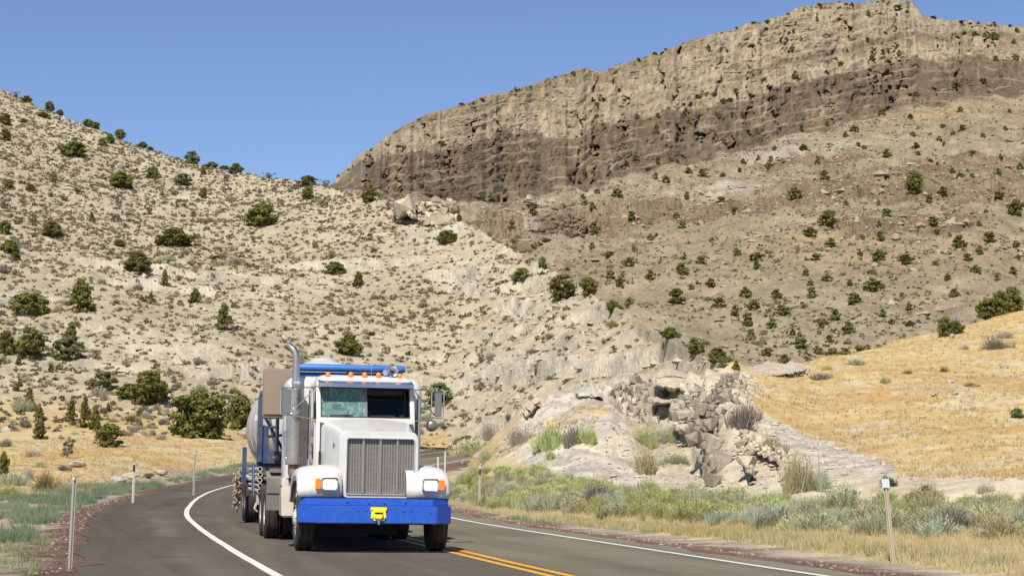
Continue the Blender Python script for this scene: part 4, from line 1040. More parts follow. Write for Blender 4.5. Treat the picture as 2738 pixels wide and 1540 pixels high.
# bushes that stand apart
for r in [(1265,1222,120,62,'sage','large sagebrush hiding the bend of the far road'),(1310,1175,60,50,'grey','dry grey bush at the left end of the gravel mound'),(1390,1190,90,60,'grey','wide dry grey bush on the front of the gravel mound'),(1470,1205,110,80,'green','big green bush on the front of the gravel mound'),(1530,1195,62,72,'grey','ball shaped grey bush in the middle of the gravel mound'),(1570,1190,60,62,'green','yellow-green bush right of the ball shaped grey bush'),(1470,1230,34,34,'green','small yellow-green bush below the big mound bush'),(1300,1235,44,44,'sage','sagebrush beside the small pale rocks left of the mound'),
 (1725,1195,90,70,'sage','sagebrush clump at the mouth of the ravine'),(1760,1190,60,60,'grey','greyish bush in the ravine beside the sagebrush clump'),(1800,1185,60,60,'sage','sagebrush on the sloping gravel in the ravine'),(1840,1150,50,40,'sage','sagebrush tucked against the ravine rock wall'),(1800,1130,32,40,'olive','dark tuft on the pale rock in the ravine'),(1725,1270,85,85,'sage','broad sagebrush on the right flank of the gravel mound'),(1790,1245,70,40,'teal','low bluish bush on the ravine floor'),(1820,1240,60,35,'sage','low sagebrush on the ravine floor beside the rock wall'),
 (1990,1150,92,92,'grey','tall grey bush on the pale bank above the hollow'),(2010,1120,80,40,'grey','grey twiggy bush at the edge of the golden slope'),(2060,1222,95,75,'sage','sagebrush hanging over the dark hollow'),(2020,1210,50,55,'teal','small bluish bush left of the dark hollow'),(2015,1290,22,24,'dark','small dark green bush below the hollow'),(2145,1318,105,125,'sage','large sagebrush below the gravel apron beside a dead stalk'),(2200,1312,60,80,'teal','bluish bush right of the large sagebrush by the apron'),(2375,1302,50,40,'dark','dark green bush behind the leaning post'),(2462,1350,95,50,'olive','olive brown bush on the cut bank right of the post'),(2480,1312,30,26,'dark','tiny dark bush on the pale cut bank'),
 (2260,1330,80,45,'grey','grey bush at the foot of the cut bank'),(2640,1320,60,36,'grey','dry grey bush at the foot of the far right cut bank'),
 (2660,935,78,46,'grey','large grey sagebrush high on the golden slope'),(2690,905,60,26,'grey','grey bush near the crest of the golden slope'),(2530,995,32,20,'olive','brownish bush in the middle of the golden slope'),(2370,1025,40,24,'sage','pale green bush at the left of the golden slope'),(2425,1000,30,16,'olive','small brown bush above the golden slope rocks'),(2580,935,34,18,'grey','low grey bush under the grey sagebrush of the slope'),(2290,976,62,22,'sage','long low sagebrush on the crest of the golden slope'),(2205,1015,70,24,'grey','grey bush on the pale ledge at the left of the slope'),(2212,990,34,18,'green','yellow-green bush on the crest beside the pale ledge'),(2600,1035,40,18,'olive','low brown bush in the right half of the golden slope'),
 (118,1315,80,60,'olive','olive brown bush behind the nearest left post'),(68,1285,50,40,'grey','dark grey bush at the left edge of the flat'),(30,1300,90,50,'sage','pale sagebrush at the left edge of the photo'),(105,1250,40,24,'sage','round pale sagebrush on the golden flat'),(85,1222,60,24,'grey','long grey bush on the golden flat'),(165,1258,40,22,'grey','grey bush beside the flat rock'),(165,1320,60,36,'teal','bluish bush right of the nearest left post'),(20,1330,60,40,'green','yellow-green bush at the lower left edge'),(428,1176,36,20,'grey','grey bush before the largest juniper'),(15,1195,40,30,'grey','grey bush beside the juniper at the left edge')]:
    sage_px(*r)

# a dead stalk on the apron and the bare twigs by the golden crest
def dead_plant(u, v, h, n, seed, label, name, spread):
    hit = cast(u, v, ('g',)); k = hit[1] / F; r2 = random.Random(seed); SV = []; SF = []
    H = h * k
    for i in range(n):
        a = r2.random() * 6.28; q = spread * H * r2.random()
        m = (math.cos(a) * q * .5, math.sin(a) * q * .5, H * r2.uniform(.35, .5)); e = (math.cos(a) * q, math.sin(a) * q, H * r2.uniform(.75, 1))
        limb(SV, SF, (0, 0, -.1), m, .035, .022, 5); limb(SV, SF, m, e, .022, .008, 5)
        for j in range(2): limb(SV, SF, m, (m[0] + r2.uniform(-.2, .2) * H * spread * 1.6, m[1] + r2.uniform(-.2, .2) * H * spread, m[2] + H * .3), .014, .005, 4)
    o = link(name, np_mesh(name, np.array(SV), np.array(SF), M['deadwood'])); o.location = hit[:3]
    tag(o, label, 'plant'); return o
dead_plant(2190, 1262, 70, 2, 3, 'thin brown dead stalk standing on the gravel apron', 'dead_stalk', .04)
dead_plant(2560, 885, 62, 16, 4, 'bare grey dead shrub between junipers on the golden crest', 'dead_shrub', .5)

# ------------------------------------------------------------------ boulders and rock outcrops
def boulder_mesh(seed):
    r2 = random.Random(seed); bm = bmesh.new()
    for i in range(22):
        d = Vector((r2.gauss(0, 1), r2.gauss(0, 1), r2.gauss(0, 1))).normalized()
        bm.verts.new((d.x * .5 * r2.uniform(.8, 1.1), d.y * .5 * r2.uniform(.8, 1.1), .42 + d.z * .5 * r2.uniform(.7, 1.05)))
    bmesh.ops.convex_hull(bm, input=bm.verts)
    bmesh.ops.subdivide_edges(bm, edges=bm.edges[:], cuts=1, use_grid_fill=True)
    for v in bm.verts: v.co += Vector((r2.uniform(-1, 1), r2.uniform(-1, 1), r2.uniform(-1, 1))) * .022
    me = bpy.data.meshes.new('boulder'); bm.to_mesh(me); bm.free()
    me.materials.append(M['stone'])
    return me
def toned(me, t):
    a = me.attributes.new('tone', 'FLOAT', 'POINT'); a.data.foreach_set('value', [t] * len(me.vertices)); return me
BP = [toned(boulder_mesh(300 + i), .05) for i in range(4)]; BB = [toned(boulder_mesh(310 + i), .8) for i in range(4)]
def boulder(u, v, w, h, brown, label, group=None, only=None):
    hit = cast(u, v, only)
    if hit is None: return
    k = hit[1] / F; me = (BB if brown else BP)[rnd.randrange(4)]
    o = link('boulder', me); o.location = (hit[0], hit[1] + w * k * .3, hit[2] - h * k * .12); o.scale = (w * k, w * k * .8, h * k * 1.1); o.rotation_euler = (0, 0, rnd.random() * 6.28)
    tag(o, label, 'rock', group)
for r in [(655,1168,46,34,0,'pale grey boulder behind the trailer beside a juniper'),(440,1112,32,28,1,'brown boulder at the foot of the big spreading juniper'),(385,1112,22,18,1,'small brown boulder left of the larger brown boulder'),(283,1046,26,12,1,'flat brown boulder under the bluish round juniper'),(365,1082,36,18,1,'wide brown boulder under the spreading juniper'),(490,1046,22,20,1,'reddish boulder between the spreading and the largest juniper'),
 (204,1250,54,24,0,'long flat grey rock lying on the golden flat'),(312,1292,50,30,0,'pale rock at the left end of the low white ledge'),(345,1280,50,24,0,'white ledge rock behind the second left post'),(385,1276,60,22,0,'white ledge rock right of the second left post'),(425,1270,50,18,0,'pale rock at the right end of the low white ledge'),
 (1280,1228,40,24,0,'pale rock left of the gravel mound'),(1345,1208,34,16,0,'small pale block on the left of the gravel mound'),(1240,1240,22,18,0,'little white rock beside the far road bushes'),
 (2547,905,18,18,0,'pale rock below the dead shrub on the golden crest'),(2499,1060,24,12,0,'white rock in the middle of the golden slope'),(2542,1024,26,14,0,'grey flat rock right on the golden slope'),(2556,1056,28,14,0,'grey rock right of the white slope rock'),(2470,1118,26,10,0,'dark edged flat rock low on the golden slope'),(2502,1145,20,10,0,'grey rock lowest on the golden slope'),(2426,1077,18,9,0,'small pale rock left of the white slope rock'),(2690,985,26,14,0,'pale rock near the right edge of the golden slope'),
 (2397,644,38,26,1,'large brown boulder below the tumbled mountain rocks'),(2476,673,22,18,1,'brown boulder right of the large mountain boulder'),(2464,610,32,20,1,'broad brown boulder above the mountain boulders'),(2414,582,30,14,1,'flat brown boulder among the tumbled mountain rocks'),(2188,862,30,20,1,'brown boulder alone on the mountain slope'),(1968,725,15,17,1,'dark upright boulder on the mountain slope'),(2219,826,26,14,1,'tan boulder on the lower mountain slope'),(2290,500,26,18,1,'brown block at the top of the tumbled mountain rocks'),(2340,520,30,18,1,'brown block in the middle of the tumbled mountain rocks'),(2370,500,28,16,1,'brown block at the right of the tumbled mountain rocks'),(2310,545,30,16,1,'brown slab at the foot of the tumbled mountain rocks')]:
    boulder(*r)

def outcrop(name, label, poly, dfun, cell, amp, crack, col, seed, layer=0.0, bulge=1.0, hollow=.25, holes=(), sink=2.2, deep=2.6):
    us = [p[0] for p in poly]; vs = [p[1] for p in poly]; stp = 1.6
    U, Vv = np.meshgrid(np.arange(min(us) - 6, max(us) + 6, stp), np.arange(min(vs) - 6, max(vs) + 6, stp), indexing='ij')
    Uw = U + fbm(U * .06, Vv * .06, seed, 3) * 7; Vw = Vv + fbm(U * .06, Vv * .06, seed + 1, 3) * 6
    ins = inpoly(Uw, Vw, poly)
    dist = np.full(U.shape, 1e9); n = len(poly)
    for i in range(n):
        a = np.array(poly[i], float); b = np.array(poly[(i + 1) % n], float); ab = b - a
        t = np.clip(((Uw - a[0]) * ab[0] + (Vw - a[1]) * ab[1]) / (ab @ ab), 0, 1)
        dist = np.minimum(dist, np.hypot(Uw - a[0] - t * ab[0], Vw - a[1] - t * ab[1]))
    m = np.where(ins, ss(0, 11, dist), 0)
    D0 = dfun(U, Vv)
    px = float(D0.mean()) / F
    cu = U * px / cell; cv = Vv * px / cell
    w1 = fbm(cu * .8, cv * .8, seed + 2, 3) * .5
    d1, d2, idv = cells(cu + w1, cv * 1.25 + w1, seed + 3)
    e1, e2, idw = cells(cu * 2.3 + 7, cv * 2.8 + 3 + w1, seed + 4)
    D = D0 + sink - m * (sink + bulge * ss(0, 40, dist)) + (idv - .5) * amp * 1.5 * m + (idw - .5) * amp * .7 * m
    gate = ss(.52, .68, vn(cu * .55 + 3, cv * .55, seed + 6))
    D = D + m * ((1 - ss(0, .20, d2 - d1)) * crack * gate + (1 - ss(0, .16, e2 - e1)) * crack * .22 * ss(.4, .7, vn(cu * 1.1, cv * 1.1, seed + 12)))
    hol = ss(.62, .74, vn(cu * 1.1 + 9, cv * .55 + 4, seed + 13) + .12 * fbm(cu * 3, cv * 3, seed + 14, 2))
    D = D + m * hol * crack * hollow
    for (hu, hv, ru, rv) in holes:
        q = np.hypot((Uw - hu) / ru, (Vw - hv) / rv) + fbm(U * .15, Vv * .15, seed + 20, 3) * .3
        D = D + (1 - ss(.7, 1.05, q)) * m * deep
    D = D + fbm(cu * 1.6, cv * 1.6, seed + 15, 4) * amp * .55 * m
    if layer:
        ph = Vv * px / layer + fbm(cu * .3, cv * .3, seed + 5) * .4; D = D + m * (ss(.8, 1, ph - np.floor(ph)) - .3) * amp * .8
    D = D + fbm(cu * 4, cv * 4, seed + 8, 3) * amp * .12
    A, T = AT(U, Vv)
    C = np.clip(np.array(col) * (1 + (idv - .5)[..., None] * .18 + fbm(cu * 2, cv * 2, seed + 7, 3)[..., None] * .25), .03, .8)
    C = blend(C, np.array(c3(.47, .33, .20)), ss(.45, .8, vn(cu * .9, cv * .9, seed + 9)) * .35)
    V = np.stack([A * D, D, CZ + T * D], -1)
    use = (m > 0) | ins
    k = use.copy()
    for ax in (0, 1):
        for sh in (1, -1): k |= np.roll(use, sh, ax)
    gf = grid_faces(*U.shape); keep = k.ravel()[gf].all(1)
    return tag(link(name, np_mesh(name, V.reshape(-1, 3), gf[keep], M['rockface'], C.reshape(-1, 3), smooth=False)), label, 'rock')
def plane(v0, d0, v1, d1, ku=0.0, uc=0): return lambda U, V: d0 + (V - v0) * (d1 - d0) / (v1 - v0) + (U - uc) * ku
def blocks(name, label, poly, dfun, n, lo, hi, col, seed, depth=.7, back=1.0, tall=1.0, spread=.36):
    """angular blocks bedded into a recessed rock sheet, one broken rock face"""
    r2 = random.Random(seed); us = [p[0] for p in poly]; vs = [p[1] for p in poly]; bm = bmesh.new()
    lay = bm.verts.layers.float_color.new('Col'); done = []; tries = 0
    def put(P, c):
        new = [bm.verts.new(p) for p in P]
        for v in new: v[lay] = (*c, 1)
        g = bmesh.ops.convex_hull(bm, input=new)
        bmesh.ops.delete(bm, geom=[e for e in g['geom_interior'] if isinstance(e, bmesh.types.BMVert)], context='VERTS')
    while len(done) < n and tries < n * 60:
        tries += 1; u = r2.uniform(min(us), max(us)); v = r2.uniform(min(vs), max(vs)); sz = lo + (hi - lo) * r2.random() ** 2.2
        if not inpoly(np.array([u]), np.array([v]), poly)[0]: continue
        D = float(dfun(np.array(u), np.array(v))); k = D / F
        if any(math.hypot((u - a) * k, (v - b) * k / tall) < spread * (sz + q) for a, b, q in done): continue
        done.append((u, v, sz)); A, T = AT(u, v); D -= r2.uniform(-.25, 1) * depth; c0 = Vector((float(A) * D, D, CZ + float(T) * D))
        rot = Matrix.Rotation(r2.gauss(0, .25), 3, 'Y') @ Matrix.Rotation(r2.uniform(-.7, .7), 3, 'Z'); t = r2.uniform(.78, 1.2); c = [min(.75, q * t) for q in col]
        ex = Vector((sz * r2.uniform(.4, .62), sz * r2.uniform(.5, .8), sz * tall * r2.uniform(.38, .62)))
        put([c0 + rot @ Vector((ex.x * sx * r2.uniform(.55, 1.05), ex.y * sy * r2.uniform(.6, 1), ex.z * sz_ * r2.uniform(.55, 1.05))) for sx in (-1, 1) for sy in (-1, 1) for sz_ in (-1, 1) if r2.random() > .12] + [c0 + rot @ Vector((ex.x * r2.uniform(-.9, .9), -ex.y * r2.uniform(.7, 1.15), ex.z * r2.uniform(-.9, .9))) for _ in range(2)] + [c0 + rot @ Vector((0, -ex.y * r2.uniform(.9, 1.2), ex.z * r2.uniform(-.4, .4)))], c)
    # recessed sheet behind the blocks
    ring = []; N = 28; cu_ = sum(us) / len(us); cv_ = sum(vs) / len(vs)
    for (a, b) in poly:
        D = float(dfun(np.array(a), np.array(b))) + back; A, T = AT(a, b); ring.append(bm.verts.new((float(A) * D, D, CZ + float(T) * D)))
    for v in ring: v[lay] = (*[q * .8 for q in col], 1)
    f = bm.faces.new(ring); bmesh.ops.triangulate(bm, faces=[f])
    bmesh.ops.recalc_face_normals(bm, faces=bm.faces)
    me = bpy.data.meshes.new(name); bm.to_mesh(me); bm.free(); me.materials.append(M['rockface'])
    return tag(link(name, me), label, 'rock')
blocks('rock_outcrop', 'pale blocky limestone outcrop on the skyline spur of the left hill', [(1082, 552), (1117, 540), (1159, 549), (1186, 541), (1207, 536), (1222, 548), (1229, 600), (1238, 622), (1262, 634), (1278, 664), (1232, 656), (1190, 616), (1138, 600), (1098, 576)], plane(530, 282, 660, 271), 120, .8, 3.4, (.50, .425, .305), 401, 1.2, 2.0, .85, .34)
WALL = [(1935, 1000), (1905, 1045), (1872, 1085), (1846, 1115), (1842, 1150), (1860, 1180), (1866, 1220), (1882, 1264), (1890, 1295), (1928, 1282), (1956, 1250), (1950, 1205), (1962, 1160), (1960, 1105), (1980, 1060), (1998, 1035), (1970, 1003)]
blocks('rock_wall', 'dark broken blocky rock wall on the right side of the ravine', WALL, plane(1000, 79.9, 1290, 58.9, .03, 1900), 330, .20, .85, (.345, .30, .232), 411, 1.0, 1.5, 1.3, .40)
blocks('pale_blocks', 'pale broken blocks stepping up between the overhanging ledge and the dark rock wall', [(1795, 1075), (1850, 1045), (1895, 1020), (1915, 1040), (1880, 1078), (1848, 1112), (1838, 1160), (1815, 1150), (1800, 1115)], plane(1020, 87.6, 1160, 79.6), 130, .25, 1.0, (.49, .44, .345), 415, .9, 1.3, .8, .38)
outcrop('rock_ledge', 'smooth pale grey rock slabs at the head of the ravine', [(1895, 1010), (1925, 990), (1975, 985), (2030, 975), (2060, 966), (2095, 972), (2130, 968), (2165, 984), (2150, 1002), (2060, 1012), (1985, 1026), (1925, 1040), (1900, 1030)], plane(965, 97, 1040, 84), 3.4, .8, .8, (.50, .46, .39), 421, 0, 1.2)
outcrop('overhanging_ledge', 'cream rock ledge with a dark slot under it, left of the ravine head', [(1745, 1000), (1790, 984), (1850, 1005), (1890, 1035), (1893, 1060), (1850, 1062), (1810, 1048), (1750, 1036)], plane(985, 101, 1060, 91), 3.0, .7, .7, (.56, .48, .35), 431, 0, 1.8)
outcrop('lower_ledge', 'cream rock layer beneath the overhanging ledge at the ravine', [(1740, 1062), (1800, 1060), (1850, 1074), (1886, 1074), (1876, 1092), (1810, 1090), (1745, 1084)], plane(1060, 95, 1095, 91), 2.0, .6, .8, (.52, .45, .34), 441, 0, .9)
blocks('fluted_rock', 'grey fractured rock face behind the gravel mound', [(1600, 1062), (1640, 1032), (1700, 1012), (1765, 1030), (1800, 1062), (1795, 1110), (1745, 1135), (1690, 1118), (1645, 1088)], plane(1012, 106, 1135, 92.5), 260, .3, 1.1, (.45, .395, .31), 451, .45, .8, 1.6)
outcrop('pale_slab', 'smooth pale slab capping the gravel mound', [(1530, 1050), (1555, 1036), (1590, 1038), (1618, 1056), (1622, 1074), (1580, 1070), (1545, 1066)], plane(1036, 97, 1074, 93.5), 2.6, .4, .3, (.52, .49, .41), 461, 0, .7)
outcrop('white_rock', 'white broken rock at the left end of the gravel mound', [(1392, 1112), (1400, 1085), (1430, 1066), (1452, 1062), (1448, 1090), (1425, 1112), (1405, 1124)], plane(1060, 99, 1124, 94), .9, .7, .7, (.58, .52, .42), 471, 0, .8)
blocks('hollow_rock', 'arch of pale broken rock over a dark hollow below the sagebrush', [(1980, 1168), (2000, 1152), (2045, 1188), (2100, 1205), (2116, 1250), (2104, 1275), (2088, 1272), (2084, 1234), (2030, 1212), (2012, 1196), (2006, 1215), (2014, 1262), (1998, 1262), (1982, 1215)], plane(1160, 64.6, 1262, 55.7), 120, .18, .62, (.52, .445, .325), 481, .5, .45, .8, .30)
_a, _b = cast(1470, 565, ('m',)), cast(1470, 650, ('m',))
blocks('brown_crag', 'reddish brown crag on the mountain just right of the left hill spur', [(1380, 632), (1440, 590), (1500, 552), (1545, 556), (1575, 600), (1560, 630), (1490, 636), (1440, 655), (1395, 668), (1370, 655)], plane(565, _a[1] - .5, 650, _b[1] - .5), 150, 1.2, 6.5, (.205, .15, .10), 491, 2.0, 3.0, .7, .36)
# ------------------------------------------------------------------ small mesh builder
class MB:
    def __init__(s): s.bm = bmesh.new()
    def add(s, pts, faces):
        v = [s.bm.verts.new(p) for p in pts]
        for f in faces:
            try: s.bm.faces.new([v[i] for i in f])
            except ValueError: pass
        return s
    def box(s, x0, x1, y0, y1, z0, z1):
        p = [(x, y, z) for x in (x0, x1) for y in (y0, y1) for z in (z0, z1)]
        return s.add(p, [(0, 1, 3, 2), (4, 6, 7, 5), (0, 4, 5, 1), (2, 3, 7, 6), (0, 2, 6, 4), (1, 5, 7, 3)])
    def prism(s, prof, ax, a, b):
        def P(q, t): return {'x': (t, q[0], q[1]), 'y': (q[0], t, q[1]), 'z': (q[0], q[1], t)}[ax]
        n = len(prof); p = [P(q, a) for q in prof] + [P(q, b) for q in prof]
        f = [tuple(range(n)), tuple(range(2 * n - 1, n - 1, -1))] + [(i, i + n, (i + 1) % n + n, (i + 1) % n) for i in range(n)]
        return s.add(p, f)
    def loft(s, rings, cap=True, closed=True):
        n = len(rings[0]); p = [q for r in rings for q in r]; f = []
        for i in range(len(rings) - 1):
            for j in range(n if closed else n - 1):
                k = (j + 1) % n; f.append((i * n + j, i * n + k, (i + 1) * n + k, (i + 1) * n + j))
        if cap: f += [tuple(range(n)), tuple(range(len(p) - 1, len(p) - n - 1, -1))]
        return s.add(p, f)
    def tube(s, pts, r, n=10):
        pts = [Vector(p) for p in pts]; rings = []; prev = None
        for i, p in enumerate(pts):
            d = (pts[min(i + 1, len(pts) - 1)] - pts[max(i - 1, 0)]).normalized()
            a = prev - d * prev.dot(d) if prev is not None else d.orthogonal()
            a.normalize(); prev = a; b = d.cross(a); rr = r[i] if isinstance(r, (list, tuple)) else r
            rings.append([tuple(p + (a * math.cos(t) + b * math.sin(t)) * rr) for t in [2 * math.pi * k / n for k in range(n)]])
        return s.loft(rings)
    def lathe(s, prof, org, ax='x', n=28):
        rings = []
        for (h, r) in prof:
            ring = []
            for k in range(n):
                t = 2 * math.pi * k / n; c, q = math.cos(t) * r, math.sin(t) * r
                d = {'x': (h, c, q), 'y': (q, h, c), 'z': (c, q, h)}[ax]
                ring.append(tuple(o + e for o, e in zip(org, d)))
            rings.append(ring)
        return s.loft(rings)
    def build(s, name, m, parent=None, bevel=0.0, seg=2, ang=38, fix=True):
        bm = s.bm
        if fix: bmesh.ops.recalc_face_normals(bm, faces=bm.faces)
        if bevel:
            ed = [e for e in bm.edges if len(e.link_faces) == 2 and e.calc_face_angle(0) > R(25)]
            bmesh.ops.bevel(bm, geom=ed, offset=bevel, segments=seg, affect='EDGES', clamp_overlap=True)
        for f in bm.faces: f.smooth = True
        for e in bm.edges:
            if len(e.link_faces) == 2 and e.calc_face_angle(0) > R(ang): e.smooth = False
        me = bpy.data.meshes.new(name); bm.to_mesh(me); bm.free(); me.materials.append(M[m] if isinstance(m, str) else m)
        return link(name, me, parent)

def rrect(cx, cz, hw, hh, r, n=5):
    out = []
    for (sx, sz, a0) in ((1, 1, 0), (-1, 1, 90), (-1, -1, 180), (1, -1, 270)):
        for k in range(n + 1):
            a = R(a0 + 90 * k / n); out.append((cx + sx * (hw - r) + r * math.cos(a), cz + sz * (hh - r) + r * math.sin(a)))
    return out

# ------------------------------------------------------------------ delineator posts
def post(u, vtop, vbot, d, w, mat, lean, label, cap=None, capm='reflector', band=False, plate=False):
    A, T = AT(u, vbot); x = float(A) * d; z = ground_z(x, d)
    lt, rz2 = road_lat(np.array([x]), np.array([d]))
    A2, T2 = AT(u, vtop); h = CZ + float(T2) * d - z
    o = empty('delineator_post', (x, d, z), (0, R(lean), R(-8)))
    t = w
    # a U-shaped channel: web and two flanges with lips
    prof = [(-t / 2 - t * .3, 0), (-t / 2, 0), (-t / 2 + .012, -.026), (t / 2 - .012, -.026), (t / 2, 0), (t / 2 + t * .3, 0), (t / 2 + t * .3, .005), (t / 2 - .004, .005), (t / 2 - .014, -.020), (-t / 2 + .014, -.020), (-t / 2 + .004, .005), (-t / 2 - t * .3, .005)]
    MB().prism(prof, 'z', -.25, h).build('channel', mat, o)
    if band: MB().box(-t * .62, t * .62, -.034, .010, h - .30, h - .08).build('black_band', 'black', o, .004)
    if plate: MB().box(-.062, .062, -.045, -.033, h - .12, h + .03).build('reflector_plate', 'reflector', o, .004)
    elif cap: MB().box(-t * .45, t * .45, -.038, -.029, h - cap, h - .015).build('reflector', capm, o, .003)
    tag(o, label, 'road post', 'delineator posts along the road')
    return o
post(186, 1273, 1552, 23.4, .037, 'galv', 1.6, 'tall galvanised channel post nearest the camera on the left shoulder', .05)
post(355, 1236, 1340, 60, .050, 'whitepost', 1.0, 'white post with a black banded top left of the bend', None, band=True)
post(518, 1206, 1293, 72, .050, 'galv', .5, 'faint white post on the left verge behind the bend, third from the left', .12)
post(1281, 1246, 1345, 65, .056, 'brownpost', 1.5, 'brown post with a black band and white tip right of the truck', .10, band=True)
post(1171, 1221, 1262, 112, .075, 'whitepost', 0, 'short pale post just right of the truck fender before the far road', .14)
post(1189, 1206, 1258, 108, .062, 'whitepost', 1, 'taller pale post standing before the far road beside a shorter one', .10)
post(1217, 1171, 1206, 178, .08, 'whitepost', 3, 'leaning pale post on the far side of the far road', .12)
post(2388, 1284, 1502, 29.6, .048, 'brownpost', -4.2, 'leaning brown channel post with a white reflector plate on the right verge', plate=True)

# ------------------------------------------------------------------ the tractor
YAW = R(11.2)
truck = empty('semi_truck', (-2.14, 28.2, .012), (0, R(.75), YAW))
tag(truck, 'white long-nosed semi truck with blue bumper and lit headlights driving round the bend', 'truck')
CXc = .075                                                  # the cab and hood sit a little right of the bumper's middle
# bumper
b = MB()
def bump(y, hx, e, z0, z1, t):
    return [(-hx[1], y + e), (-hx[0], y), (hx[2], y), (hx[3], y + e), (hx[3], y + e + t), (hx[2] - .05, y + t), (-hx[0] + .05, y + t), (-hx[1], y + e + t)]
b.prism(bump(0, (.91, 1.225, .95, 1.24), .36, 0, 0, .10), 'z', .455, .735)
bo = b.build('bumper', 'blue', truck, .014)
b = MB(); b.prism(bump(.13, (.87, 1.19, .91, 1.2), .30, 0, 0, .05), 'z', .735, .845); b.build('bumper_shelf', 'blue', bo, .006)
b = MB()
for x in (-.52, -.18, .17, .52, -.72, .74): b.prism([(.005, .738), (.13, .738), (.13, .80)], 'x', x - .006, x + .006)
b.build('gusset', 'blue', bo)
for (x, z) in [(-.30, .665), (-.18, .665), (.42, .665), (.54, .665), (.85, .645)]:
    MB().lathe([(-.012, .006), (-.010, .016), (.0, .018)], (x, 0, z), 'y', 10).build('bolt', 'blue', bo)
for (x, z) in [(-.46, .80), (-.12, .785), (.12, .785), (.46, .80)]:
    MB().lathe([(.112, .006), (.116, .016), (.130, .018)], (x, 0, z), 'y', 10).build('bolt', 'blue', bo)
# yellow tow hitch
b = MB()
pl = [(-.135, .70), (-.12, .715), (.12, .715), (.135, .70), (.115, .63), (.125, .555), (.09, .50), (-.07, .50), (-.125, .545), (-.115, .63)]
b.prism([(x + .02, z) for x, z in pl], 'y', -.02, -.001)
hit_ = b.build('tow_hitch', 'yellow', truck, .006)
MB().prism([(-.05, .655), (-.03, .675), (.06, .675), (.08, .655), (.08, .63), (-.05, .63)], 'y', -.085, -.02).build('hitch_jaw', 'yellow', hit_, .008)
MB().prism([(-.055, .605), (.09, .605), (.075, .55), (.05, .53), (-.02, .53), (-.045, .55)], 'y', -.075, -.02).build('hitch_jaw', 'yellow', hit_, .008)
MB().box(-.035, .075, -.06, -.021, .605, .632).build('hitch_throat', 'black', hit_)
for x, z in ((-.09, .685), (.13, .685), (-.075, .56), (.115, .56)): MB().lathe([(-.036, .008), (-.034, .017), (-.02, .018)], (x, 0, z), 'y', 8).build('hitch_bolt', 'yellow', hit_)
MB().tube([(.02, -.05, .52), (.02, -.05, .445)], .022, 8).build('hitch_pin', 'steel', hit_)
# hood
def hring(y, hw, zt, zb, r):
    c = CXc; o = [(c - hw, y, zb)]
    for k in range(7):
        a = R(180 - 90 * k / 6); o.append((c - hw + r + r * math.cos(a), y, zt - r + r * math.sin(a)))
    o += [(c - hw * .4, y, zt + .022), (c, y, zt + .03), (c + hw * .4, y, zt + .022)]
    for k in range(7):
        a = R(90 - 90 * k / 6); o.append((c + hw - r + r * math.cos(a), y, zt - r + r * math.sin(a)))
    o.append((c + hw, y, zb)); return o
b = MB(); b.loft([hring(.58, .605, 1.875, .95, .12), hring(1.0, .63, 1.955, 1.0, .13), hring(1.6, .69, 2.05, 1.05, .14), hring(2.2, .745, 2.13, 1.1, .14), hring(2.56, .78, 2.17, 1.1, .13)])
hood = b.build('hood', 'white', truck)
MB().prism([(-.10, 1.945), (-.02, 1.932), (0, 1.915), (.02, 1.932), (.10, 1.945), (.02, 1.953), (0, 1.965), (-.02, 1.953)], 'y', .60, .63).build('hood_ornament', 'chrome', hood).location.x = CXc
MB().lathe([(-.012, .03), (0, .045), (.012, .045)], (CXc - .665, 1.3, 1.70), 'x', 16).build('side_marker', paint('dark_red_marker', (.12, .03, .02), .4), hood)
b = MB(); b.tube([(CXc + .62, .95, 1.72), (CXc + .685, .95, 1.70), (CXc + .685, .95, 1.38), (CXc + .62, .95, 1.36)], .011, 8); b.build('hood_handle', 'chrome', hood)
b = MB(); b.prism([(-.03, .12), (.03, .12), (.045, 0), (.01, -.14), (-.03, -.10)], 'x', -.03, .0); hl = b.build('hood_latch', 'black', hood, .006); hl.location = (CXc - .78, 2.45, 1.50)
# grille shell
outer = [(x, z) for x, z in rrect(CXc - .012, 1.385, .65, .54, .15)]
inner = [(x, z) for x, z in rrect(CXc + .01, 1.36, .545, .445, .035)]
b = MB(); n = len(outer)
rings = [[(x, .62, z) for x, z in outer], [(x, .46, z) for x, z in outer], [(CXc + (x - CXc) * .97, .425, 1.385 + (z - 1.385) * .975) for x, z in outer], [(x, .42, z) for x, z in inner], [(x, .50, z) for x, z in inner]]
b.loft(rings, cap=False)
shell = b.build('grille_shell', 'white', truck, ang=50)
b = MB(); b.prism([(x, z) for x, z in inner], 'y', .47, .50); gs = b.build('grille_screen', 'grille', shell)
for x in (-.275, .0, .275):
    MB().box(CXc + .01 + x - .02, CXc + .01 + x + .02, .435, .469, .93, 1.795).build('grille_bar', 'steel', shell, .005)
b = MB(); b.loft([[(x, .427, z) for x, z in rrect(CXc + .01, 1.36, .558, .458, .045)], [(x, .405, z) for x, z in rrect(CXc + .01, 1.36, .556, .456, .045)], [(x, .405, z) for x, z in rrect(CXc + .01, 1.36, .540, .440, .035)], [(x, .43, z) for x, z in rrect(CXc + .01, 1.36, .538, .438, .035)]], cap=False); b.build('grille_trim', 'chrome', shell)
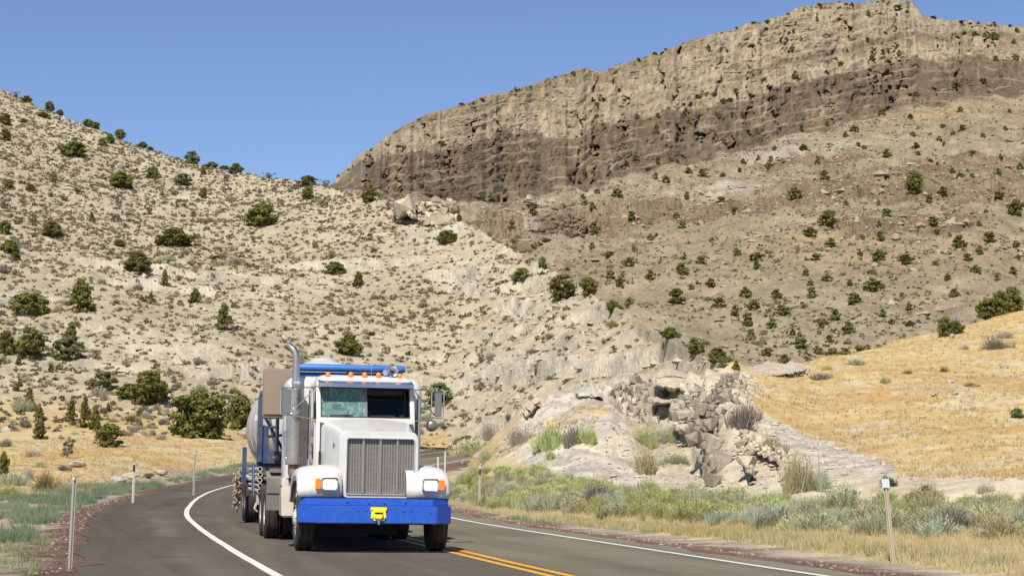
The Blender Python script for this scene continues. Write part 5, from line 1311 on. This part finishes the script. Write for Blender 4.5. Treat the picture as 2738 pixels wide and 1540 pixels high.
# fenders
def fender(sx):
    c = -.018; b = MB(); ay, az = 1.0, .53
    top = [(.335, .86), (.335, .99), (.36, 1.13), (.42, 1.235), (.55, 1.315), (.78, 1.36), (1.05, 1.37), (1.35, 1.345), (1.62, 1.26), (1.82, 1.12), (1.95, .92), (2.0, .74)]
    def ring(x, dz, dy, sc):
        return [(c + sx * x, 1.05 + (y - 1.05) * sc + dy, .86 + (z - .86) * (1 - dz)) for y, z in top]
    rr = [ring(.52, -.04, .0, 1), ring(.80, -.02, 0, 1), ring(1.0, .01, .0, 1), ring(1.12, .06, .015, .992), ring(1.195, .13, .03, .98), ring(1.23, .24, .05, .965)]
    low = [(c + sx * 1.222, 1.05 + (y - 1.05) * .92, .86 + (z - .86) * .58 - .035) for y, z in top]
    b.loft(rr + [low], cap=False, closed=False)
    o = b.build('fender', 'white', truck, ang=60)
    m = o.modifiers.new('shell', 'SOLIDIFY'); m.thickness = .018; m.offset = 1 if sx > 0 else -1
    return o
fl, fr_ = fender(-1), fender(1)
# head lamps and turn signals
for sx in (-1, 1):
    cx = CXc + sx * .812; cz = 1.065
    b = MB()
    b.loft([[(x, .50, z) for x, z in rrect(cx, cz, .115, .088, .03)], [(x, .32, z) for x, z in rrect(cx, cz, .138, .108, .045)], [(x, .265, z) for x, z in rrect(cx, cz, .138, .108, .05)], [(x, .255, z) for x, z in rrect(cx, cz, .128, .098, .045)], [(x, .262, z) for x, z in rrect(cx, cz, .108, .080, .03)], [(x, .29, z) for x, z in rrect(cx, cz, .105, .078, .03)]])
    h = b.build('headlight', 'chrome', truck)
    b = MB(); b.loft([[(x, .289, z) for x, z in rrect(cx, cz, .103, .076, .028)], [(x, .268, z) for x, z in rrect(cx, cz, .098, .072, .026)], [(x, .258, z) for x, z in rrect(cx, cz, .07, .05, .02)]]); b.build('lens', 'headlamp', h)
    MB().prism(rrect(cx + sx * .185, cz + .01, .043, .082, .014, 3), 'y', .27, .36).build('turn_signal', 'amber', truck, .01)
    MB().box(*sorted((cx - sx * .28, cx + sx * .05)), .42, .62, cz - .12, cz + .06).build('headlight_bracket', 'white', truck, .03)
    MB().tube([(cx - sx * .05, .42, .90), (cx + sx * .22, .40, .90), (cx + sx * .30, .44, .92)], .03, 8).build('fender_underside_hose', 'black', truck)
# cab shell: pillars, roof, cowl, side walls, rear wall
c = CXc; hw = .855
b = MB()
for sx in (-1, 1):
    x0, x1 = sorted((c + sx * (hw - .075), c + sx * hw))
    b.prism([(2.54, 1.05), (2.62, 1.05), (2.62, 2.22), (2.84, 2.74), (2.76, 2.74), (2.54, 2.20)], 'x', x0, x1)        # front pillar
    xs0, xs1 = sorted((c + sx * (hw - .05), c + sx * (hw - .002)))
    b.prism([(2.62, 1.05), (4.06, 1.05), (4.06, 2.80), (3.66, 2.80), (3.66, 2.19), (2.62, 2.19)], 'x', xs0, xs1)           # door side below and behind its window
    b.prism([(2.84, 2.74), (3.66, 2.74), (3.66, 2.80), (2.86, 2.80)], 'x', xs0, xs1)
b.prism([(2.54, 1.5), (2.60, 1.5), (2.60, 2.20), (2.54, 2.19)], 'x', c - hw + .075, c + hw - .075)
b.prism([(4.02, 1.05), (4.06, 1.05), (4.06, 2.8), (4.02, 2.8)], 'x', c - hw + .05, c + hw - .05)
cab = b.build('cab', 'white', truck, .012)
def rring(y, hwx, z0, zt, r):
    o = [(c - hwx, y, z0)]
    for k in range(6):
        a = R(180 - 90 * k / 5); o.append((c - hwx + r * 1.3 + r * 1.3 * math.cos(a), y, zt - r + r * math.sin(a)))
    for k in range(6):
        a = R(90 - 90 * k / 5); o.append((c + hwx - r * 1.3 + r * 1.3 * math.cos(a), y, zt - r + r * math.sin(a)))
    o.append((c + hwx, y, z0)); return o
b = MB(); b.loft([rring(2.735, .84, 2.745, 2.83, .05), rring(2.76, .85, 2.745, 2.875, .09), rring(2.86, .857, 2.75, 2.925, .13), rring(3.05, .857, 2.76, 2.965, .16), rring(3.5, .857, 2.78, 2.985, .17), rring(4.06, .857, 2.78, 2.985, .17)]); b.build('cab_roof', 'white', cab)
# cowl under the windscreen
MB().box(CXc - .79, CXc - .775, 2.50, 2.512, 1.12, 2.10).build('hood_seam', 'black', hood)
b = MB(); b.prism([(2.36, 2.10), (2.54, 2.12), (2.58, 2.205), (2.50, 2.20)], 'x', c - .80, c + .80); b.build('cowl', 'white', cab, .01)
b = MB(); b.box(c - .80, c + .80, 2.62, 4.0, 1.60, 1.66); b.box(c - .80, c + .80, 2.64, 3.0, 2.05, 2.12); b.box(c - .8, c + .8, 3.98, 4.015, 1.6, 2.78); b.box(c - .55, c - .15, 3.45, 3.65, 1.66, 2.50); b.box(c + .15, c + .6, 3.55, 3.75, 1.66, 2.45); b.box(c - .80, c + .80, 2.9, 4.0, 2.735, 2.755)
b.build('cab_interior', 'interior', cab)
b = MB(); rg = [(c + .38 + .21 * math.cos(t), 3.02 + .06 * math.sin(t), 2.20 + .20 * math.sin(t)) for t in [2 * math.pi * k / 20 for k in range(21)]]; b.tube(rg, .012, 6); b.build('steering_wheel', 'black', cab)
for nm, x0, x1, y, z0, z1, m in (('paper', .205, .30, 2.665, 2.205, 2.255, 'paper'), ('paper', .37, .52, 2.665, 2.20, 2.26, 'paper'), ('dash_card', .60, .685, 2.650, 2.205, 2.275, 'teal'), ('red_lamp', .04, .085, 2.68, 2.26, 2.33, 'red')):
    MB().box(c + x0, c + x1, y, y + .012, z0, z1).build(nm, m, cab, .004)
# windscreens
def wpane(x0, x1, name, m):
    z0, z1 = 2.215, 2.735; f = lambda z: 2.585 + (z - 2.2) * .38
    pr = rrect((x0 + x1) / 2, (z0 + z1) / 2, (x1 - x0) / 2, (z1 - z0) / 2, .035)
    b = MB(); b.loft([[(x, f(z), z) for x, z in pr], [(x, f(z) + .008, z) for x, z in pr]]); return b.build(name, m, cab)
wpane(c - .775, c + .005, 'windshield', 'dustysheenglass'); wpane(c + .03, c + .775, 'windshield', 'glass')
fw = lambda z: 2.575 + (z - 2.2) * .38
b = MB(); pr = [(c + .004, 2.21), (c + .031, 2.21), (c + .031, 2.74), (c + .004, 2.74)]; b.loft([[(x, fw(z), z) for x, z in pr], [(x, fw(z) + .03, z) for x, z in pr]]); b.build('windshield_divider', 'grey', cab)
b = MB(); o1 = rrect(c, 2.475, .795, .275, .05); i1 = rrect(c, 2.475, .765, .250, .04)
b.loft([[(x, fw(z) + .02, z) for x, z in o1], [(x, fw(z) - .004, z) for x, z in o1], [(x, fw(z) - .004, z) for x, z in i1], [(x, fw(z) + .02, z) for x, z in i1]], cap=False); b.build('windshield_seal', 'rubber', cab)
# visor
b = MB()
b.loft([[(c + x, y, z) for x, y, z in ((-.815, 2.83, 2.875), (-.80, 2.52, 2.795), (-.80, 2.50, 2.725), (-.80, 2.53, 2.725), (-.80, 2.545, 2.785), (-.81, 2.84, 2.86))], [(c + x, y, z) for x, y, z in ((.815, 2.83, 2.875), (.80, 2.52, 2.795), (.80, 2.50, 2.725), (.80, 2.53, 2.725), (.80, 2.545, 2.785), (.81, 2.84, 2.86))]])
for sx in (-1, 1): b.prism([(2.50, 2.725), (2.50, 2.72), (2.78, 2.72), (2.84, 2.87), (2.52, 2.80)], 'x', c + sx * .80, c + sx * .825)
b.build('visor', 'visor', truck, .006)
# roof lamps, horn, aerial
for x in (-.645, -.245, 0, .245, .62):
    b = MB(); b.lathe([(0, .050), (.018, .050), (.026, .041), (.062, .035), (.076, .022), (.080, .002)], (c + x, 2.885, 2.925 if abs(x) > .5 else 2.935), 'z', 14); b.build('clearance_light', 'amber', cab)
b = MB(); b.lathe([(-.02, .030), (-.09, .070), (-.10, .094), (-.095, .096), (-.04, .055), (0.05, .028), (.40, .016)], (c + .50, 2.98, 3.05), 'y', 18); hn = b.build('air_horn', 'chrome', cab)
MB().lathe([(-.022, .032), (-.020, .032)], (c + .50, 2.98, 3.035), 'y', 16).build('horn_mouth', 'black', hn)
b = MB(); b.lathe([(-.06, .052), (-.05, .053), (.02, .03), (.25, .014)], (c + .38, 3.02, 3.02), 'y', 16); b.tube([(c + .5, 3.1, 3.03), (c + .5, 3.1, 2.97)], .015, 6); b.build('small_horn', 'chrome', hn)
MB().tube([(c + .125, 2.95, 2.96), (c + .125, 2.95, 3.24)], .005, 6).build('antenna', 'steel', cab)
# wipers
for (xa, xb) in ((-.62, -.06), (.06, .62)):
    b = MB(); b.tube([(c + xb - .06, fw(2.17) - .035, 2.155), (c + xb - .30, fw(2.25) - .03, 2.252)], .010, 6); b.tube([(c + xb - .02, fw(2.17) - .035, 2.15), (c + xb - .30, fw(2.25) - .025, 2.235)], .008, 6); b.tube([(c + xa, fw(2.235) - .018, 2.238), (c + xb - .16, fw(2.245) - .018, 2.245)], .010, 6); b.box(c + xb - .09, c + xb + .0, fw(2.16) - .06, fw(2.16) - .01, 2.13, 2.17)
    b.build('wiper', 'black', truck)
# doors
for sx in (-1, 1):
    xa, xb = sorted((c + sx * (hw - .003), c + sx * (hw + .022)))
    b = MB(); b.prism([(2.66, 1.12), (3.62, 1.12), (3.62, 2.17), (2.66, 2.17)], 'x', xa, xb); d = b.build('door', 'white', truck, .01)
    xg = c + sx * (hw - .025); MB().prism([(2.68, 2.19), (3.64, 2.19), (3.64, 2.735), (2.88, 2.735)], 'x', xg - .004, xg + .004).build('window', 'glass', d)
    MB().tube([(c + sx * (hw + .03), 3.45, 1.55), (c + sx * (hw + .045), 3.45, 1.45)], .012, 6).build('handle', 'chrome', d)
    xo = c + sx * (hw + .025)
    if sx < 0:
        b = MB(); b.prism([(2.83 + .055 * math.cos(t), 1.62 + .135 * math.sin(t)) for t in [2 * math.pi * k / 20 for k in range(20)]], 'x', xo - .012, xo + .004); b.build('peep_window', 'black', d)
        b = MB()
        for i, (y, w_, h_) in enumerate(((2.80, .05, .09), (2.87, .045, .065), (2.93, .05, .065), (3.00, .04, .065), (3.06, .05, .065), (3.13, .05, .065), (3.20, .04, .09), (3.27, .05, .065))): b.box(xo - .004, xo + .002, y, y + w_, 1.93, 1.93 + h_)
        b.box(xo - .004, xo + .002, 2.78, 3.34, 1.895, 1.91); b.build('door_lettering', 'letter', d)
        b = MB()
        for (y0, y1, z) in ((2.95, 3.30, 1.74), (3.00, 3.25, 1.60), (2.95, 3.30, 1.40), (3.05, 3.2, 1.70)): 
            k = y0
            while k < y1: b.box(xo - .004, xo + .002, k, k + .018, z, z + .022); k += .03
        b.build('small_lettering', 'grey', d)
# sleeper
def sring(y, hwx, zt, r):
    o = [(.04 - hwx, y, 1.15)]
    for k in range(7):
        a = R(180 - 90 * k / 6); o.append((.04 - hwx + r + r * math.cos(a), y, zt - r + r * math.sin(a)))
    for k in range(7):
        a = R(90 - 90 * k / 6); o.append((.04 + hwx - r + r * math.cos(a), y, zt - r + r * math.sin(a)))
    o.append((.04 + hwx, y, 1.15)); return o
b = MB(); b.loft([sring(4.08, 1.16, 2.90, .16), sring(4.11, 1.20, 2.955, .18), sring(4.20, 1.235, 2.99, .20), sring(5.05, 1.235, 3.0, .20), sring(5.10, 1.22, 2.98, .18)])
sl = b.build('sleeper', 'white', truck)
b = MB(); b.box(-1.235, -1.10, 4.12, 4.25, .95, 1.15); b.box(-1.22, -1.14, 4.2, 5.0, 1.0, 1.15); b.build('sleeper_skirt', 'white', sl, .02)
b = MB(); b.prism([(1.0, 1.35), (1.12, 1.35), (1.12, 2.75), (1.0, 2.75)], 'y', 3.99, 4.06); b.build('sleeper_front_panel', 'grey', sl, .01)
b = MB(); b.tube([(1.20, 4.02, 1.3), (1.20, 4.02, 2.7)], .022, 8)
for k in range(8): b.tube([(1.20, 4.02, 1.4 + k * .17), (1.25, 4.10, 1.42 + k * .17)], .012, 6)
b.build('grab_rail', 'chrome', sl)
# exhaust
ex, ey = -1.055, 3.88
b = MB(); b.lathe([(1.385, .145), (1.395, .155), (2.71, .155), (2.72, .145)], (ex, ey, 0), 'z', 28); st = b.build('exhaust_stack', 'shield', truck)
b = MB(); pts = [(ex, ey, 2.70), (ex, ey, 3.28)] + [(ex - .16 + .16 * math.cos(a), ey + .04 * (1 - math.cos(a)), 3.28 + .22 * math.sin(a)) for a in [R(q) for q in (15, 30, 45, 60, 72)]] + [(ex - .17, ey + .03, 3.545)]
b.tube(pts, .068, 18); b.build('exhaust_pipe', 'steel', st)
MB().lathe([(2.715, .16), (2.73, .16)], (ex, ey, 0), 'z', 24).build('shield_cap', 'chrome', st)
b = MB(); b.lathe([(2.83, .085), (2.875, .085)], (ex, ey, 0), 'z', 18); b.build('pipe_clamp', 'chrome', st)
b = MB(); b.tube([(ex, ey, 1.40), (ex, ey, 1.26), (ex + .08, ey - .05, 1.12), (ex + .28, ey - .1, 1.0)], .09, 12); b.build('exhaust_elbow', paint('rusty_elbow', (.30, .19, .13), .6, .4, .5, (.14, .09, .06)), st)
b = MB(); b.tube([(ex - .16, ey - .02, 2.0), (ex - .185, ey - .03, 1.95), (ex - .185, ey - .03, 1.55), (ex - .13, ey - .05, 1.48)], .02, 8); b.tube([(ex - .12, ey - .12, 2.32), (ex - .02, ey - .2, 2.24), (ex + .14, ey - .18, 2.36)], .018, 8); b.build('stack_grab_bar', 'chrome', st)
b = MB(); b.lathe([(1.385, .13), (1.395, .14), (2.60, .14), (2.61, .12)], (1.03, 3.86, 0), 'z', 24); b.build('air_cleaner', 'grey', truck)
# mirrors
for sx in (-1, 1):
    xm = (-1.27 if sx < 0 else 1.375); xi = c + sx * hw; y0 = 2.86
    b = MB(); pr = rrect(xm, 2.475, .108, .235, .035, 4)
    b.tube([(x, y0, z) for x, z in pr] + [(pr[0][0], y0, pr[0][1])], .011, 6)
    b.tube([(xm - sx * .10, y0, 2.725), (xi, 2.72, 2.715)], .011, 6); b.tube([(xm - sx * .10, y0, 2.235), (xi, 2.62, 2.165)], .011, 6); b.tube([(xm - sx * .05, y0, 2.28), (xi + sx * .01, 2.74, 2.70)], .011, 6)
    b.tube([(xm - sx * .02, y0, 2.70), (xm - sx * .02, y0, 2.76)], .012, 6)
    mr = b.build('mirror', 'chrome', truck)
    b = MB(); b.prism(rrect(xm + sx * .015, 2.475, .082 if sx < 0 else .062, .215, .025, 4), 'y', y0 + .005, y0 + .05); b.build('mirror_shell', 'mirrorglass', mr, .012)
    if sx > 0:
        b = MB(); b.lathe([(-.05, .03), (-.03, .085), (.0, .105), (.02, .105)], (1.28, y0 + .02, 2.10), 'y', 20); b.build('spot_mirror', 'mirrorglass', mr)
# stays on the cab side
b = MB()
for k in range(3): b.tube([(c - hw - .035, 3.62 + .04 * k, 2.72), (c - hw - .04, 3.66 + .05 * k, 2.20), (c - hw - .035, 3.70 + .05 * k, 1.5)], .008, 5)
b.build('cab_hose', 'black', truck)
# steps, boxes, frame
b = MB(); b.prism([(2.12, .50), (2.85, .50), (2.85, 1.02), (2.42, 1.02)], 'x', -1.36, -.95); wb = b.build('step_box', 'cream', truck, .025)
b = MB(); b.prism([(-1.18, .97), (-.99, .97), (-1.05, .72)], 'y', 2.10, 2.45); b.build('painted_recess', 'black', wb)  # solid black triangle put in for the shade of a recess
b = MB(); b.prism([(4.95, .55), (5.0, .55), (5.02, 1.10), (5.25, 1.24), (5.25, 1.28), (4.96, 1.14)], 'x', -1.46, -.86); b.box(-1.46, -.86, 4.93, 4.955, .86, .88); tb = b.build('quarter_fender', 'grey', truck, .008)
b = MB(); b.box(-1.40, -.85, 5.0, 5.4, 1.24, 1.32); b.build('deck_plate', 'grey', tb, .008)
b = MB(); b.box(-.45, -.33, .6, 8.0, .72, .98); b.box(.33, .45, .6, 8.0, .72, .98); b.box(-.55, .6, 1.2, 4.8, .48, 1.3); b.box(-.95, .95, .9, 1.1, .42, .56); b.box(-1.0, -.50, 2.9, 4.85, .50, 1.05); b.box(.5, 1.1, 2.2, 4.85, .50, 1.05); b.box(-.8, .8, 5.9, 6.1, .42, .62); b.box(-.8, .8, 7.2, 7.4, .42, .62); b.box(-.9, .9, .35, .55, .50, .85); b.box(-.8, .95, 2.56, 4.9, 1.0, 1.12); b.box(-.5, .5, 6.0, 7.3, 1.0, 1.2); b.box(-.85, .55, 1.6, 1.9, .24, .6); b.box(-.8, .3, 2.2, 4.6, .22, .6); b.box(-.6, .2, 4.6, 7.9, .26, .9); b.box(-.95, .35, 5.2, 5.24, .10, .9); b.box(.5, 1.15, 5.2, 5.24, .34, .9)  # rails and axles, plus low boxes and flaps added to shut light out underneath
b.build('chassis_and_blockers', 'black', truck)

def wheel(parent, cx, cy, cz, sx, width, r=.52, dual=False, front=False):
    """sx: which way the outside faces"""
    o = empty('wheel', (cx, cy, cz)); o.parent = parent
    h = width / 2
    b = MB(); b.lathe([(-h * .75, r * .56), (-h, r * .62), (-h * 1.03, r * .80), (-h * .96, r * .93), (-h * .80, r * .985), (-h * .45, r), (-h * .42, r * .975), (-h * .34, r * .975), (-h * .31, r), (0, r), (h * .31, r), (h * .34, r * .975), (h * .42, r * .975), (h * .45, r), (h * .80, r * .985), (h * .96, r * .93), (h * 1.03, r * .80), (h, r * .62), (h * .75, r * .56)], (0, 0, 0), 'x', 40); b.build('tyre', 'rubber', o)
    b = MB()
    if front: b.lathe([(-sx * h * .2, r * .57), (sx * h * .85, r * .57), (sx * h * .9, r * .53), (sx * h * .6, r * .50), (sx * h * .72, r * .30), (sx * h * 1.0, r * .27), (sx * h * 1.25, r * .17), (sx * h * 1.27, .005)], (0, 0, 0), 'x', 32)
    else: b.lathe([(-sx * h * .8, r * .57), (sx * h * .88, r * .57), (sx * h * .9, r * .53), (sx * h * .2, r * .48), (-sx * h * .1, r * .32), (sx * h * .3, r * .26), (sx * h * .9, r * .20), (sx * h * .92, .005)], (0, 0, 0), 'x', 32)
    b.build('rim', 'rim', o)
    if front:
        for k in range(10):
            a = 2 * math.pi * k / 10; b = MB(); b.tube([(sx * h * .68, math.cos(a) * r * .39, math.sin(a) * r * .39), (sx * h * 1.05, math.cos(a) * r * .39, math.sin(a) * r * .39)], .016, 8); b.build('lug_nut', 'chrome', o.children[1])
    return o
for sx, x in ((-1, -1.08), (1, 1.09)): wheel(truck, x, 1.0, .515, sx, .28, front=True)
for y in (6.0, 7.32):
    for sx, xo, xi in ((-1, -1.30, -.96), (1, 1.16, .82)):
        wheel(truck, xo, y, .52, sx, .275); wheel(truck, xi, y, .52, sx, .275)

# ------------------------------------------------------------------ the trailer
tr = empty('tank_trailer', (-3.50, 34.656, .015), (0, R(.6), R(10.5)))
tag(tr, 'dusty white bulk tank trailer with blue frame and side hoses coupled behind the truck', 'trailer')
cx, cz, rad = -.10, 2.30, 1.27
def tring(y, r, dz=0): return [(cx + r * math.cos(t), y, cz + dz + r * .99 * math.sin(t)) for t in [2 * math.pi * k / 40 for k in range(40)]]
b = MB(); b.loft([tring(.62, .05), tring(.66, .45), tring(.78, .82), tring(.98, 1.06), tring(1.25, 1.2), tring(1.6, 1.26), tring(2.2, rad), tring(9.6, rad), tring(10.1, 1.1), tring(10.3, .6)])
tank = b.build('tank', 'tank', tr)
for y in (2.3, 4.6, 7.0): MB().lathe([(y, rad + .012), (y + .07, rad + .012)], (cx, 0, cz), 'y', 40).build('tank_band', 'hopper', tank)
for y in (3.6, 7.6):
    b = MB(); b.loft([[(cx + 1.2 * math.cos(t), y + 1.75 * math.sin(t), 1.75) for t in [2 * math.pi * k / 32 for k in range(32)]], [(cx + .75 * math.cos(t), y + 1.0 * math.sin(t), 1.15) for t in [2 * math.pi * k / 32 for k in range(32)]], [(cx + .2 * math.cos(t), y + .2 * math.sin(t), .72) for t in [2 * math.pi * k / 32 for k in range(32)]]]); b.build('hopper', 'hopper', tr)
MB().lathe([(3.5, .30), (3.60, .30), (3.64, .1)], (cx + .05, 2.2, 0), 'z', 20).build('manhole', 'tank', tank)
b = MB(); b.box(-1.50, -1.36, 1.1, 1.16, 2.27, 2.39); b.build('white_plate', 'white', tr, .006)
# steel cabinet high behind the cab
b = MB(); b.box(-1.42, -.86, -1.0, -.38, 2.33, 3.20); b.prism([(-1.45, 2.33), (-.86, 2.33), (-.90, 2.27), (-1.40, 2.27)], 'y', -.96, -.42); bx = b.build('steel_cabinet', 'warmsteel', tr, .012)
MB().tube([(-1.32, -.8, 3.22), (-1.32, -.8, 3.28), (-1.26, -.8, 3.28), (-1.26, -.8, 3.22)], .014, 6).build('lifting_eye', 'steel', bx)
# blue tubes across the front
b = MB(); b.tube([(-.86, -1.0, 3.235), (-.80, -1.0, 3.235), (1.2, -1.0, 3.235), (1.255, -1.0, 3.235)], [.06, .075, .075, .055], 18); b.build('front_pipe', 'tubeblue', tr)
b = MB(); b.tube([(-1.0, -.9, 3.085), (1.12, -.9, 3.085)], .075, 18); b.build('front_pipe', 'tubeblue', tr)
b = MB()
for x in (-.88, .2, 1.05): b.box(x - .04, x + .04, -.90, -.80, 2.2, 3.2)
b.box(-.84, -.70, -.78, -.70, 2.2, 3.12); b.build('pipe_upright', 'frameblue', tr, .008)
# blue side frame
b = MB(); b.box(-1.47, -1.37, .25, .40, 1.45, 2.72); b.tube([(-1.42, .32, 2.70), (-1.40, .6, 2.82), (-1.32, .9, 2.82)], .04, 8); b.box(-1.40, -1.25, .30, .42, 1.42, 2.12); b.box(-1.12, -1.05, .30, .40, 1.45, 2.65); b.box(-1.47, -.6, .40, .50, 1.36, 1.46); b.box(-1.47, -1.05, .30, .36, 2.10, 2.16)
b.build('side_frame', 'frameblue', tr, .008)
b = MB(); b.tube([(-1.40, .33, 2.45), (-1.08, .36, 1.9), (-.85, .5, 1.5)], .028, 8); b.tube([(-1.25, .36, 1.95), (-.80, .45, 2.0)], .025, 8); b.tube([(-1.25, .36, 1.62), (-1.08, .40, 1.66)], .025, 8); b.tube([(-.95, .45, 1.45), (-.95, .45, 2.4)], .03, 8); b.build('frame_brace', 'black', tr)
b = MB(); b.box(-1.28, -.80, .20, .34, 1.42, 1.66); lb = b.build('light_box', 'frameblue', tr, .008); MB().lathe([(-.03, .02), (-.02, .05), (0, .055)], (-1.10, .20, 1.54), 'y', 14).build('side_lamp', paint('dim_amber', (.55, .2, .08), .5), lb)
b = MB(); b.box(-1.15, 1.15, -.7, 2.2, 1.10, 1.36); b.box(-.5, .4, 1.5, 12.8, 1.0, 1.3); b.box(-.9, .8, 9.2, 9.4, .45, .65); b.box(-.9, .8, 10.7, 10.9, .45, .65); b.box(-1.0, .9, 8.6, 11.8, .95, 1.05); b.box(-1.0, -.7, 1.9, 2.3, .5, 1.1); b.box(.6, .9, 1.9, 2.3, .5, 1.1); b.build('trailer_chassis', 'black', tr)
# hoses racked along the side, open ends forward
for k in range(5):
    z = 1.32 - .112 * k; x = -1.33 + (.012 if k % 2 else 0)
    b = MB(); b.loft([[(x + r * math.cos(t), y, z + r * math.sin(t)) for t in [2 * math.pi * j / 14 for j in range(14)]] for y, r in ((7.6, .042), (2.10, .042), (2.10, .052), (2.0, .052), (2.0, .033), (2.14, .033))]); hs = b.build('hose', 'hopper', tr)
    MB().lathe([(2.12, .033), (2.125, .033)], (x, 0, z), 'y', 12).build('hose_mouth', 'black', hs)
b = MB()
for y in (2.3, 4.2, 6.6):
    b.box(-1.28, -1.24, y, y + .06, .78, 1.42); b.box(-1.40, -1.24, y, y + .06, .80, .825); b.box(-1.42, -1.1, y, y + .06, 1.385, 1.42)
b.box(-1.30, -1.0, 2.3, 7.0, 1.38, 1.43); b.tube([(-1.42, 2.6, .75), (-1.42, 3.0, 1.38)], .015, 6); b.tube([(-1.43, 3.4, 1.38), (-1.44, 2.9, .9)], .015, 6); b.build('hose_rack', 'frameblue', tr)
b = MB(); b.box(-1.36, -1.02, 2.6, 3.0, .58, .80); b.tube([(-1.36, 2.58, .62), (-1.40, 2.55, .50), (-1.34, 2.58, .44)], .03, 8); b.build('valve_box', 'hopper', tr, .01)
b = MB(); b.box(-1.50, -1.40, 7.9, 8.0, 1.0, 1.85); b.build('blue_stake', 'frameblue', tr, .006)
# brown cargo net bundled on the side
b = MB(); r3 = random.Random(9)
for k in range(26):
    x = -1.56 + r3.uniform(-.10, .10); y = 8.7 + r3.uniform(-.3, .3); zt = 1.30 - abs(r3.gauss(0, .10)); L = r3.uniform(.45, .85); pts = []
    for q in range(12): pts.append((x + .035 * math.sin(q * 2.1 + k), y + .05 * math.cos(q * 1.7 + k * 2), zt - L * q / 11))
    b.tube(pts, [.016 + .010 * (q % 2) for q in range(12)], 5)
b.build('cargo_net', 'rope', tr)
for y in (9.3, 10.8):
    for sx, xo, xi in ((-1, -1.24, -.92), (1, .95, .62)):
        wheel(tr, xo, y, .555, sx, .27); wheel(tr, xi, y, .555, sx, .27)
b = MB(); b.prism([(8.6, 1.14), (8.75, 1.2), (11.5, 1.2), (11.65, 1.14), (11.5, 1.17), (8.75, 1.17)], 'x', -1.40, -.6); b.build('wheel_guard', 'hopper', tr)
# ------------------------------------------------------------------ sun, sky, film
EL, AZ = R(50), R(14)
sun = bpy.data.lights.new('sun', 'SUN'); sun.energy = 4.6; sun.angle = R(.53); sun.color = (1.0, .935, .82)
so = bpy.data.objects.new('sun', sun); COL.objects.link(so)
tosun = Vector((-math.sin(AZ) * math.cos(EL), -math.cos(AZ) * math.cos(EL), math.sin(EL)))
so.rotation_euler = tosun.to_track_quat('Z', 'Y').to_euler()
so.location = (-20, -40, 60)
W = bpy.data.worlds.new('World'); S.world = W; W.use_nodes = True
wt = W.node_tree
bg = wt.nodes['Background']
sky = wt.nodes.new('ShaderNodeTexSky'); sky.sky_type = 'NISHITA'; sky.sun_disc = False
sky.sun_elevation = EL; sky.sun_rotation = math.pi + AZ
sky.altitude = 1800; sky.air_density = 1.0; sky.dust_density = .2; sky.ozone_density = 2.0
mul = wt.nodes.new('ShaderNodeMix'); mul.data_type = 'RGBA'; mul.blend_type = 'MULTIPLY'; mul.inputs[0].default_value = 1
mul.inputs[7].default_value = (.94, .97, 1.10, 1)
wt.links.new(sky.outputs[0], mul.inputs[6]); wt.links.new(mul.outputs[2], bg.inputs[0])
bg.inputs[1].default_value = .079
S.view_settings.view_transform = 'Standard'; S.view_settings.look = 'None'
S.view_settings.exposure = .52; S.view_settings.gamma = 1
S.cycles.max_bounces = 6; S.cycles.transparent_max_bounces = 12
S.cycles.use_denoising = True
